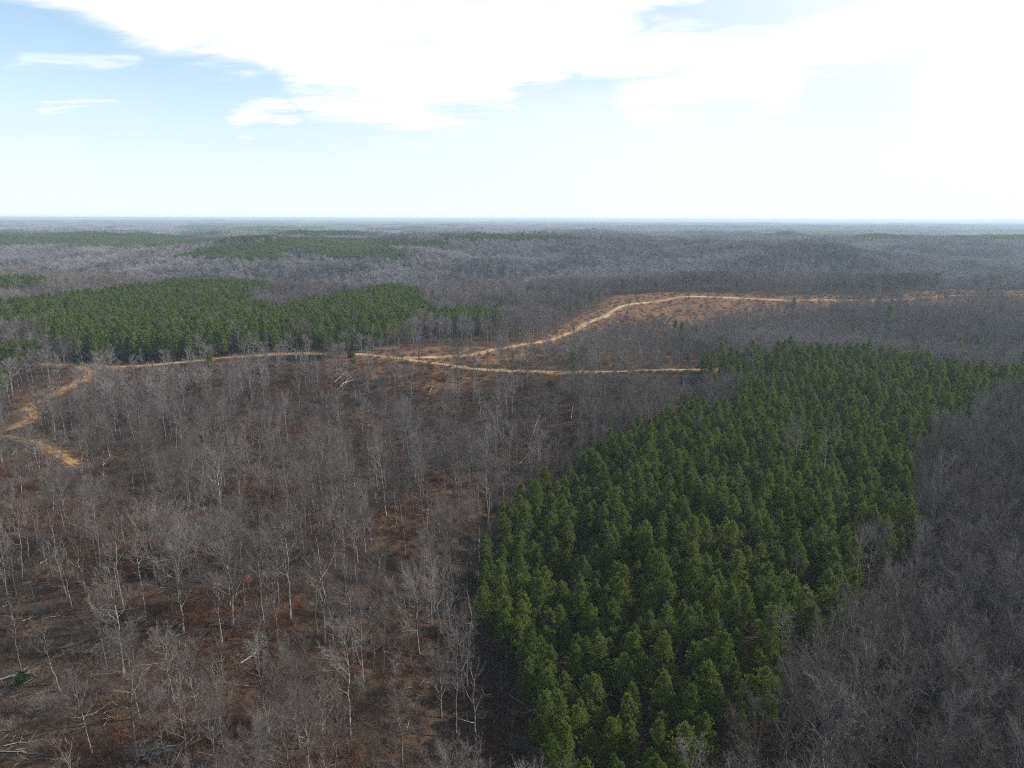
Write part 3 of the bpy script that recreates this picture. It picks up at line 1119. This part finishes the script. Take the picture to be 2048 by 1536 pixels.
for bx, by, ty, k in HAND:
    X, Y, Z = hit(bx, by)
    hs = np.linspace(8, 34, 105)
    _, pys, _ = project(np.full(105, X), np.full(105, Y), Z + hs)
    h = float(hs[np.argmin(np.abs(pys - ty))])
    HB.append((X, Y, float(surf(X, Y)), k, np.clip(h, 13, 30)))
SHRUB = hit(45, 1378)
HX = np.array([[b[0], b[1]] for b in HB])


def far_from_hand(x, y, d):
    m = np.ones(len(x), bool)
    for hx, hy in HX:
        m &= (x - hx) ** 2 + (y - hy) ** 2 > d * d
    return m


n_ind = 300
# ---- bare trees: the 300 that show largest become things
bx, by, bz = B1
m = far_from_hand(bx, by, 4.0)
for dxy in ((0, 7), (0, 12), (0, 17), (-4, 10)):        # keep a lane clear in front of the pine stand
    qx, qy = bx + dxy[0], by + dxy[1]
    m &= ~(stand_mask(qx, qy, surf(qx, qy), [NEAR_PINES], 13.0) & (RNG.uniform(size=len(bx)) < 0.6))
m &= ~((np.hypot(bx - SHRUB[0], by - SHRUB[1] + 12) < 11))
bx, by, bz = bx[m], by[m], bz[m]
bk = RNG.integers(0, len(BARE), len(bx))
wide = (bk == 4) | (bk == 5)
bk = np.where(wide & (RNG.uniform(size=len(bx)) < 0.35), 2, bk)
bh = np.array([22., 23, 21, 24, 19, 18, 21, 20, 20, 23])[bk] * RNG.uniform(0.72, 1.12, len(bx))
ipx, ipy, idp = project(bx, by, bz + bh * 0.6)
vis = (ipx > -20) & (ipx < 2068) & (ipy < 1570)
order = np.argsort(np.where(vis, idp / bh, 1e9))
pick = order[:n_ind - len(HB)]
mask_pick = np.zeros(len(bx), bool)
mask_pick[pick] = True
rows = [(X, Y, Z, k, h) for X, Y, Z, k, h in HB] + [(bx[i], by[i], bz[i], int(bk[i]), float(bh[i])) for i in pick]
proto_b = {}
for (X, Y, Z, k, h) in rows:
    t, c, nh = BARE[k]
    s = h / nh
    px, py, d = project(np.array([X]), np.array([Y]), np.array([Z + h * 0.6]))
    wd = s * random.Random(int(X * 10)).uniform(0.92, 1.12)
    o = thing('bare_tree', uniq(WORDS[k], float(px[0]), float(py[0])), 'tree', (X, Y, Z), random.Random(int(Y * 10)).uniform(0, 6.28), (wd, wd, s), 'leafless trees on the near slopes')
    part('trunk', t, o)
    part('crown', c, o)

# ---- pines: the 300 that show largest
ph = np.array([18.5, 19.5, 17.5, 19, 18, 20, 17])
pk = RNG.integers(0, len(PINES), len(NPX))
pscale = RNG.uniform(0.70, 1.14, len(NPX)) * (1 + 0.10 * fbm(NPX / 25, NPY / 25, 81, 2))
ppx, ppy, pd = project(NPX, NPY, NPZ + 13)
vis = (ppx > -10) & (ppx < 2058) & (ppy < 1590) & (ppy > 0)
order = np.argsort(np.where(vis, pd, 1e9))
ppick = order[:n_ind - 16]
pmask = np.zeros(len(NPX), bool)
pmask[ppick] = True
PW = ['pointed green pine', 'tall green pine', 'full green pine', 'broad green pine', 'slender green pine', 'long crowned pine', 'deep crowned pine']
for i in ppick:
    t, c, nh = PINES[pk[i]]
    s = float(pscale[i])
    px, py = float(ppx[i]), float(ppy[i])
    q = np.hypot(NPX - NPX[i], NPY - NPY[i])
    nb = (q < 9) & (q > 0.1)
    ed = 'edging' if nb.sum() < 8 else 'inside'
    o = thing('pine_tree', uniq(PW[pk[i]] + ' %s the near stand' % ed, px, py), 'tree', (NPX[i], NPY[i], NPZ[i]), RNG.uniform(0, 6.28), (s * RNG.uniform(.92, 1.12),) * 2 + (s,), 'pines of the near stand')
    part('trunk', t, o)
    part('crown', c, o)

# lone pines among the bare trees
LONE = [(822, 700, 655, 'narrow bright green pine alone beside the dirt road clearing'), (1362, 712, 655, 'lone round topped pine beyond the road, nearest the big pine stand'),
        (1700, 700, 655, 'lone dark pine among bare trees'), (1776, 664, 618, 'lone dark pine farthest up the grey slope'), (1722, 712, 672, 'lone small pine among bare trees'),
        (1781, 702, 666, 'lone rounded pine among bare trees'), (1912, 738, 684, 'lone tall pine behind the near stand'), (1947, 742, 686, 'lone bushy pine behind the near stand'),
        (1971, 706, 666, 'lone high crowned pine among bare trees'), (1986, 756, 710, 'lone dark pine rising over the edge of the near stand'),
        (1930, 700, 668, 'lone faint pine among bare trees'), (1404, 745, 705, 'pale green pine at the outer corner of the near stand'),
        (193, 735, 690, 'yellow green pine at the foot of the left stand beside the road'), (118, 733, 660, 'tall pine at the corner where the two roads meet'),
        (1852, 650, 624, 'lone pale pine on the grey slope'), (1854, 672, 654, 'lone short pine on the grey slope')]
for bx_, by_, ty_, words in LONE:
    X, Y, Z = hit(bx_, by_)
    hs = np.linspace(9, 30, 85)
    _, pys, _ = project(np.full(85, X), np.full(85, Y), Z + hs)
    h = float(np.clip(hs[np.argmin(np.abs(pys - ty_))] * 1.2, 16, 29))
    k = int(RNG.integers(0, len(PINES)))
    t, c, nh = PINES[k]
    s = h / nh
    px, py, _ = project(np.array([X]), np.array([Y]), np.array([Z + h * .7]))
    lab = words if ('among' not in words) else uniq(words, float(px[0]), float(py[0]))
    o = thing('pine_tree', lab, 'tree', (X, Y, float(surf(X, Y))), RNG.uniform(0, 6.28), (s, s, s), 'lone pines')
    part('trunk', t, o)
    part('crown', c, o)

# ------------------------------------------------------------------ the masses
# pines
r1 = ~pmask
P = np.concatenate([np.stack([NPX[r1], NPY[r1], NPZ[r1]], 1), np.stack([SPX, SPY, SPZ], 1), np.stack([FPX, FPY, FPZ], 1)])
idx = np.concatenate([pk[r1], PMID0 + RNG.integers(0, 4, len(SPX)), PFAR0 + RNG.integers(0, 3, len(FPX))])
scl = np.concatenate([pscale[r1], RNG.uniform(.78, 1.12, len(SPX)), RNG.uniform(.85, 1.15, len(FPX)) * 1.15])
S3 = np.stack([scl * RNG.uniform(.92, 1.12, len(scl)), scl, scl], 1)
S3[:, 1] = S3[:, 0]
scatter('pine_forest', PINE_MASS, P, idx, S3, RNG.uniform(0, 6.28, len(P)), 'green pine plantations on the near and far hills', 'pine forest')

# bare
r1 = ~mask_pick
ks = MID0 - 3 + RNG.integers(0, 3, len(B1s[0]))
sxs, _, _ = project(B1s[0], B1s[1], B1s[2] + 8)
ks = np.where((sxs > 1380) & (RNG.uniform(size=len(ks)) < .6), RNG.choice([0, 2, 6, 8], len(ks)), ks)
P = np.concatenate([np.stack([bx[r1], by[r1], bz[r1]], 1), np.stack(B1s, 1), np.stack(B2, 1), np.stack(B3, 1)])
nh = np.array([b[2] for b in BARE])
s1 = bh[r1] / nh[bk[r1]]
scl = np.concatenate([s1, RNG.uniform(.6, 1.15, len(ks)), RNG.uniform(.6, 1.08, len(B2[0])), RNG.uniform(.65, 1.25, len(B3[0]))])
idx = np.concatenate([bk[r1], ks, MID0 + RNG.integers(0, 4, len(B2[0])), FAR0 + RNG.integers(0, 3, len(B3[0]))])
S3 = np.stack([scl * RNG.uniform(.9, 1.2, len(scl)), scl, scl], 1)
S3[:, 1] = S3[:, 0]
scatter('bare_forest', BARE_MASS, P, idx, S3, RNG.uniform(0, 6.28, len(P)), 'grey leafless woods covering the slopes and hills', 'forest')


# far woods: patches of many small crowns beyond the single trees
def patch_mesh(seed, green, n=170, size=110.0):
    r = np.random.default_rng(seed)
    g = Geo()
    c = r.uniform(-size / 2, size / 2, (n, 2))
    h = r.uniform(13, 21, n)
    A, B, C = [], [], []
    for k in range(11):
        a = r.uniform(0, 6.28, n)
        rr = r.uniform(0.5, 4.2, n)
        zt = h * r.uniform(0.55, 1.0, n)
        p = np.stack([c[:, 0] + np.cos(a) * rr, c[:, 1] + np.sin(a) * rr, zt], 1)
        q = p + np.stack([r.normal(0, 1.6, n), r.normal(0, 1.6, n), -r.uniform(1.0, 3.5, n)], 1)
        s = p + np.stack([r.normal(0, 1.6, n), r.normal(0, 1.6, n), -r.uniform(1.0, 3.5, n)], 1)
        A.append(p); B.append(q); C.append(s)
    g.tris(np.concatenate(A), np.concatenate(B), np.concatenate(C))
    return g.mesh('wood_patch', [M_NEEDLE if green else M_TWIG_FAR])


PATCH = [patch_mesh(400, False), patch_mesh(401, False), patch_mesh(402, True)]
x, y = grid(88, 3450, 7500, 42, 0.3)
x2, y2 = grid(150, 7500, 15000, 41, 0.3)
sc2 = np.concatenate([np.ones(len(x)), np.full(len(x2), 1.6)])
x, y = np.concatenate([x, x2]), np.concatenate([y, y2])
z = surf(x, y)
gm = stand_mask(x, y, z, FAR_GREEN, 10.0) | ((fbm(x / 900, y / 500, 77, 3) > 0.38) & (np.hypot(x, y) > 4500))
idx = np.where(gm, 2, RNG.integers(0, 2, len(x)))
scatter('distant_woods', PATCH, np.stack([x, y, z], 1), idx, np.stack([sc2, sc2, np.where(gm, 1.1, 1.0)], 1), RNG.uniform(0, 6.28, len(x)), 'far wooded hills fading into blue haze', 'woods')


# ------------------------------------------------------------------ undergrowth
def brush_mesh(seed, n=130, size=1.3, mat=None, hgt=1.6, w=0.03, up=0.6):
    r = np.random.default_rng(seed)
    g = Geo()
    A = np.stack([r.normal(0, size * .35, n), r.normal(0, size * .35, n), np.zeros(n)], 1)
    D = np.stack([r.normal(0, .55, n), r.normal(0, .55, n), np.full(n, up) + r.uniform(0, .8, n)], 1)
    D *= (hgt * r.uniform(.5, 1.2, n))[:, None] / np.linalg.norm(D, axis=1)[:, None]
    g.twigs(A, D, np.full(n, w), 0, r)
    f = r.uniform(.3, .95, n * 2)
    A2 = np.repeat(A, 2, 0) + np.repeat(D, 2, 0) * f[:, None]
    D2 = np.repeat(D, 2, 0) * .35 + r.normal(0, .28 * hgt / 1.6, (n * 2, 3))
    g.twigs(A2, D2, np.full(n * 2, w * .75), 0, r)
    return g.mesh('brush', [mat])


BRUSH = [brush_mesh(500, 120, 2.2, M_BRUSH, 2.4, .05), brush_mesh(501, 120, 2.6, M_BRUSH, 1.7, .05), brush_mesh(502, 110, 2.2, M_BRUSH_RED, 1.6, .06),
         brush_mesh(503, 90, 2.0, M_TWIG, 3.2, .045), brush_mesh(504, 110, 2.4, M_GRASS, .8, .06, .9)]
x, y = grid(2.15, 60, 480, 46, 0.5)
cl = fbm(x / 22, y / 22, 91, 3)
keep = RNG.uniform(size=len(x)) < np.clip(0.66 + 0.75 * cl, 0.12, 1.0)
x, y, cl = x[keep], y[keep], cl[keep]
z = surf(x, y)
rd = road_dist(x, y)
osh = open_share(x, y)
ok = (rd > 3.4) & ~stand_mask(x, y, z, [NEAR_PINES], 13.0) & (RNG.uniform(size=len(x)) < np.where(osh < .2, .5, np.where(np.abs(osh - .55) < .01, .6, 1.0)))
x, y, z, rd = x[ok], y[ok], z[ok], rd[ok]
red = fbm(x / 30, y / 30, 93, 2)
kk = np.where(red > 0.02, 2, RNG.integers(0, 2, len(x)))
kk = np.where(RNG.uniform(size=len(x)) < 0.13, 3, kk)
kk = np.where((RNG.uniform(size=len(x)) < 0.12) | ((rd < 20) & (RNG.uniform(size=len(x)) < .6)), 4, kk)
x2, y2 = grid(5.0, 480, 1100, 44, 0.5)
z2 = surf(x2, y2)
k2 = (RNG.uniform(size=len(x2)) < 0.6) & (open_share(x2, y2) < .9) & (road_dist(x2, y2) > 4) & ~stand_mask(x2, y2, z2, STANDS, 11.0)
x2, y2, z2 = x2[k2], y2[k2], z2[k2]
kk2 = np.where(RNG.uniform(size=len(x2)) < 0.55, 2, RNG.choice([0, 4, 1], len(x2)))
xs, ys, zs, ks = np.concatenate([x, x2]), np.concatenate([y, y2]), np.concatenate([z, z2]), np.concatenate([kk, kk2])
ss = RNG.uniform(.6, 1.35, len(xs))
scatter('undergrowth', BRUSH, np.stack([xs, ys, zs - .05], 1), ks, np.stack([ss, ss, ss * RNG.uniform(.6, 1.1, len(xs))], 1), RNG.uniform(0, 6.28, len(xs)), 'brown and rusty brush between the bare trees', 'undergrowth')
print('brush', len(xs))

# litter of sticks
def stick_mesh(seed):
    r = np.random.default_rng(seed)
    g = Geo()
    n = 14
    for k in range(n):
        a = r.uniform(0, 3.14)
        L = r.uniform(.8, 3.6)
        c = r.normal(0, 2.0, 2)
        d = np.array([math.cos(a), math.sin(a), 0]) * L / 2
        o = np.array([c[0], c[1], r.uniform(.05, .3)])
        g.tube([o - d, o + r.normal(0, .08, 3) + [0, 0, .1], o + d], [.06, .045, .015], 3)
    return g.mesh('sticks', [M_PALE])


x, y = grid(9.5, 60, 470, 46, 0.5)
keep = RNG.uniform(size=len(x)) < np.clip(0.5 + .6 * fbm(x / 40, y / 40, 95, 2), .1, .9)
x, y = x[keep], y[keep]
z = surf(x, y)
ok = (road_dist(x, y) > 5) & ~stand_mask(x, y, z, [NEAR_PINES], 13.0)
x, y, z = x[ok], y[ok], z[ok]
ss = RNG.uniform(.5, 1.2, len(x))
scatter('fallen_branch_litter', [stick_mesh(600), stick_mesh(601), stick_mesh(602)], np.stack([x, y, z], 1), RNG.integers(0, 3, len(x)), np.stack([ss, ss, ss], 1), RNG.uniform(0, 6.28, len(x)), 'broken branches lying all over the brown ground', 'branches')


# ------------------------------------------------------------------ fallen logs (things)
def log_between(p0, p1, r0, words, lift0=0.0, lift1=0.0, mat=None, group='fallen logs on the slope'):
    X0, Y0, Z0 = hit(*p0)
    X1, Y1, Z1 = hit(*p1)
    a = np.array([X0, Y0, surf(X0, Y0) + r0 + lift0])
    b = np.array([X1, Y1, surf(X1, Y1) + r0 * .6 + lift1])
    L = np.linalg.norm(b - a)
    if L > 26:
        b = a + (b - a) * 26 / L
        b[2] = surf(b[0], b[1]) + r0 * .6 + lift1
    r = np.random.default_rng(int(abs(X0 * 13 + Y0)))
    mid = [a + (b - a) * t + np.append(r.normal(0, .18, 2), abs(r.normal(0, .08))) for t in (.25, .5, .75)]
    o = thing('fallen_log', words, 'log', tuple(a), 0, (1, 1, 1), group)
    g = Geo()
    pts = np.array([a, *mid, b]) - a
    g.tube(pts, np.array([r0, r0 * .9, r0 * .75, r0 * .55, r0 * .3]), 6)
    part('stem', g.mesh('log_stem', [mat or M_PALE]), o)
    g = Geo()
    d = norm(b - a)
    for k in range(7):
        t = r.uniform(.35, 1.0)
        c = (b - a) * t
        dd = norm(d + r.normal(0, .7, 3) + np.array([0, 0, .3]))
        g.tube([c, c + dd * r.uniform(.6, 1.4), c + dd * r.uniform(1.5, 3.2) + r.normal(0, .2, 3)], [.05, .035, .01], 3)
    part('branch', g.mesh('log_branches', [mat or M_PALE]), o)


log_between((0, 1368), (72, 1352), .26, 'long pale log beside the small evergreen shrub, the upper one', .3, .4)
log_between((0, 1386), (34, 1366), .24, 'pale split log just under the small evergreen shrub')
log_between((0, 1396), (24, 1378), .20, 'short pale log lowest of three beside the evergreen shrub')
log_between((46, 1246), (70, 1236), .2, 'short bleached log on the open leaf covered slope')
log_between((84, 1238), (130, 1234), .12, 'thin pale log lying level above the brush pile')
log_between((80, 1128), (116, 1108), .2, 'slanting bleached log at the foot of a dark forked tree')
log_between((170, 1310), (206, 1284), .24, 'pale log leaning on the dark brush pile')
log_between((130, 1296), (215, 1302), .24, 'dark log lying across the brush pile', .2, .3, M_BARK)
log_between((140, 1306), (210, 1311), .2, 'lower grey log of the brush pile', .1, .1, M_BARK)
log_between((0, 1505), (76, 1512), .14, 'thin long pale log at the bottom corner of the photo')
log_between((8, 1494), (72, 1486), .12, 'thin bowed pole on the ground near the bottom corner')
log_between((276, 1130), (300, 1098), .2, 'pale log leaning between two dark stumps')
log_between((680, 776), (703, 760), .34, 'upper white log of the crossed pile below the road', .3, 2.2)
log_between((684, 772), (708, 766), .34, 'white log pointing right in the crossed pile below the road', 1.0, 1.6)
log_between((668, 768), (692, 752), .26, 'thin white log on top of the crossed pile', .6, 3.0)
log_between((672, 782), (696, 769), .28, 'lowest white log of the crossed pile', .1, .8)
log_between((858, 786), (868, 776), .3, 'short white log standing out in the brush below the road', .2, 1.4)
log_between((1064, 875), (1080, 842), .28, 'pale broken stem leaning up from the dark brush', .3, 3.5)
log_between((1062, 874), (1070, 888), .24, 'short bleached log below the leaning broken stem')
log_between((1142, 840), (1146, 820), .24, 'white snag piece standing in the rusty brush', .2, 3.0)
log_between((1034, 934), (1058, 908), .2, 'long thin pale log beside the edge of the near pines')
log_between((990, 875), (1020, 890), .2, 'grey log lying in brush above the bare hollow', .1, .1, M_BARK)
log_between((482, 1334), (535, 1308), .22, 'long curved pale log over the dark hollow', .5, 2.0)
log_between((95, 775), (118, 770), .3, 'white log beside the switchback road, the upper one')
log_between((76, 792), (90, 786), .28, 'white log beside the switchback road, lower down')
log_between((100, 782), (110, 776), .26, 'short grey log beside the switchback road')
log_between((24, 912), (36, 902), .26, 'pale log tip in dark brush left of the spur road', .2, 1.2)
log_between((410, 918), (450, 914), .14, 'thin pale log lying level on the wooded slope')
log_between((740, 1284), (775, 1310), .18, 'slanting pale pole in the brush below the wide bare tree')
log_between((1010, 1390), (1050, 1420), .12, 'thin pole leaning beside the pine edge', 0.2, 1.0)
log_between((1735, 1020), (1750, 1030), .16, 'yellowish leaning pole among the bare trees right of the pines', .2, 1.5)


# ------------------------------------------------------------------ brush piles, shrubs, rusty oaks
def leafy_clump(seed, n, rx, rz, size, mat, z0=0.0):
    r = np.random.default_rng(seed)
    g = Geo()
    c = r.normal(size=(n, 3))
    c /= np.linalg.norm(c, axis=1)[:, None]
    c *= (r.uniform(.25, 1, n) ** .5)[:, None] * (1 + .25 * np.sin(c[:, 0] * 5 + seed))[:, None]
    c = c * [rx, rx, rz] + [0, 0, z0]
    d = r.normal(size=(n, 3)); d /= np.linalg.norm(d, axis=1)[:, None]
    s = np.cross(d, r.normal(size=(n, 3))); s /= np.linalg.norm(s, axis=1)[:, None]
    g.tris(c - s * size * .35, c + s * size * .35, c + d * size)
    return g.mesh('leaf_clump', [mat])


X, Y, Z = hit(45, 1378)
o = thing('evergreen_shrub', 'small round dark green evergreen shrub beside pale fallen logs', 'shrub', (X, Y, float(surf(X, Y))), 0, (1, 1, 1))
g = Geo(); g.tube([[0, 0, -.2], [.05, 0, 1.2], [0, .1, 2.4]], [.08, .06, .03], 5)
part('stem', g.mesh('shrub_stem', [M_BARK]), o)
part('foliage', leafy_clump(700, 1500, 1.35, 1.15, .32, M_CEDAR, 2.3), o)
for (bx_, by_, s, words) in ((702, 716, 1.3, 'dark evergreen bush at the foot of a bare tree beside the road'), (675, 714, .9, 'low dark evergreen bush on the road verge'),
                             (708, 728, .8, 'yellow green bush just below the dirt road'), (158, 733, 1.2, 'dark green bush where the switchback leaves the ridge road')):
    X, Y, Z = hit(bx_, by_)
    o = thing('evergreen_shrub', words, 'shrub', (X, Y, float(surf(X, Y))), 0, (s, s, s), 'evergreen bushes')
    g = Geo(); g.tube([[0, 0, -.2], [.05, 0, 1.2], [0, .1, 2.4]], [.08, .06, .03], 5)
    part('stem', g.mesh('shrub_stem', [M_BARK]), o)
    part('foliage', leafy_clump(int(bx_), 700, 1.9, 2.1, .5, M_NEEDLE_Y if 'yellow' in words else M_CEDAR, 2.0), o)

PILES = [(170, 1298, 5.5, 'dark brush pile of cut branches on the open slope'), (818, 782, 5, 'dark brush pile under a tall bare tree below the road'), (908, 780, 5, 'dark heap of branches below the road bend'),
         (790, 702, 5, 'low brush pile in the orange clearing'), (90, 1410, 5, 'grey brush pile near the evergreen shrub'), (1060, 738, 4, 'brush heap beside the straight part of the road'), (1180, 738, 4, 'brush heap on the far verge of the straight road'),
         (320, 1510, 4, 'dark brush pile under crowded bare trees near the bottom')]
for bx_, by_, s, words in PILES:
    X, Y, Z = hit(bx_, by_)
    r = np.random.default_rng(bx_)
    o = thing('brush_pile', words, 'brush pile', (X, Y, float(surf(X, Y))), 0, (1, 1, 1), 'brush piles')
    g = Geo()
    for k in range(70):
        a = r.normal(0, .5) + (0 if r.uniform() < .7 else 1.2)
        L = r.uniform(1.5, 5)
        c = np.array([r.normal(0, s * .5), r.normal(0, s * .22), r.uniform(.1, 1.1)])
        d = np.array([math.cos(a), math.sin(a), r.normal(0, .08)]) * L / 2
        g.tube([c - d, c + [0, 0, .1], c + d], [.07, .055, .02], 3)
    part('limb', g.mesh('pile_limbs', [M_BARK]), o)
    g = Geo()
    n = 900
    A = np.stack([r.normal(0, s * .5, n), r.normal(0, s * .25, n), r.uniform(0, 1.1, n)], 1)
    D = r.normal(0, .6, (n, 3)); D[:, 2] = np.abs(D[:, 2]) * .5
    g.twigs(A, D, np.full(n, .03), 0, r)
    part('twigs', g.mesh('pile_twigs', [M_BRUSH]), o)

RUSTY = [(1290, 770, 7, 'small oak with rusty dead leaves below the straight road'), (1330, 795, 8, 'rusty leaved oak beside the upper edge of the near pines'), (1215, 845, 7, 'rusty leaved small oak in the brush left of the pines'),
         (683, 930, 7, 'slim sapling holding orange dead leaves among bare trees'), (675, 1075, 6, 'sapling with orange brown dead leaves deep in the bare slope'), (1180, 900, 6, 'small rusty oak just outside the pine edge'),
         (775, 1190, 5, 'small tan leaved sapling above the wide bare tree'), (498, 1180, 5, 'orange leaved sapling beside the dense round bare tree'), (912, 1100, 5, 'orange tan sapling close to the left edge of the pines'),
         (535, 745, 6, 'small orange leaved tree below the ridge road'), (1345, 722, 6, 'reddish leaved tree right behind the straight road'), (1020, 1042, 6, 'rusty sapling at the left tip of the near pines'), (1005, 880, 6, 'rust leaved sapling in the dark brush')]
ROAK = [bare_tree(720 + i, h=8, start=.15, spread=.26, nprim=9, dens=.6, r0=.09) for i in range(3)]
for i, (bx_, by_, h, words) in enumerate(RUSTY):
    X, Y, Z = hit(bx_, by_)
    s = h / 8
    o = thing('rusty_oak', words, 'tree', (X, Y, float(surf(X, Y))), i * 1.3, (s, s, s), 'small oaks that kept dead leaves')
    t, c = ROAK[i % 3]
    part('trunk', t, o)
    part('branches', c, o)
    part('foliage', leafy_clump(740 + i, 420, 1.7, 2.8, .30, M_RUST, 4.4), o)


# ------------------------------------------------------------------ haze
def build_haze():
    lo = float(height(*np.meshgrid(np.linspace(-40000, 40000, 400), np.linspace(-40000, 40000, 400))).min())
    lo = min(lo, -75.0) - 1.0
    hi = CAM_H + 6.0
    S = 41000.0
    V = [(sx * S, sy * S, z) for z in (lo, hi) for sx, sy in ((-1, -1), (1, -1), (1, 1), (-1, 1))]
    F = [(0, 3, 2, 1), (4, 5, 6, 7), (0, 1, 5, 4), (1, 2, 6, 5), (2, 3, 7, 6), (3, 0, 4, 7)]
    m, g = new_mat('haze')
    out = g.n('ShaderNodeOutputMaterial')
    v = g.n('ShaderNodeVolumePrincipled')
    v.inputs['Color'].default_value = (0.66, 0.83, 1.0, 1)
    v.inputs['Density'].default_value = 0.000092
    v.inputs['Anisotropy'].default_value = 0.15
    g.put(out.inputs['Volume'], v.outputs[0])
    me = mesh_from('haze', V, [F], [m])
    ob = bpy.data.objects.new('haze', me)
    COL.objects.link(ob)
    ob['kind'] = 'stuff'
    ob['label'] = 'thin blue haze over the far hills'


build_haze()
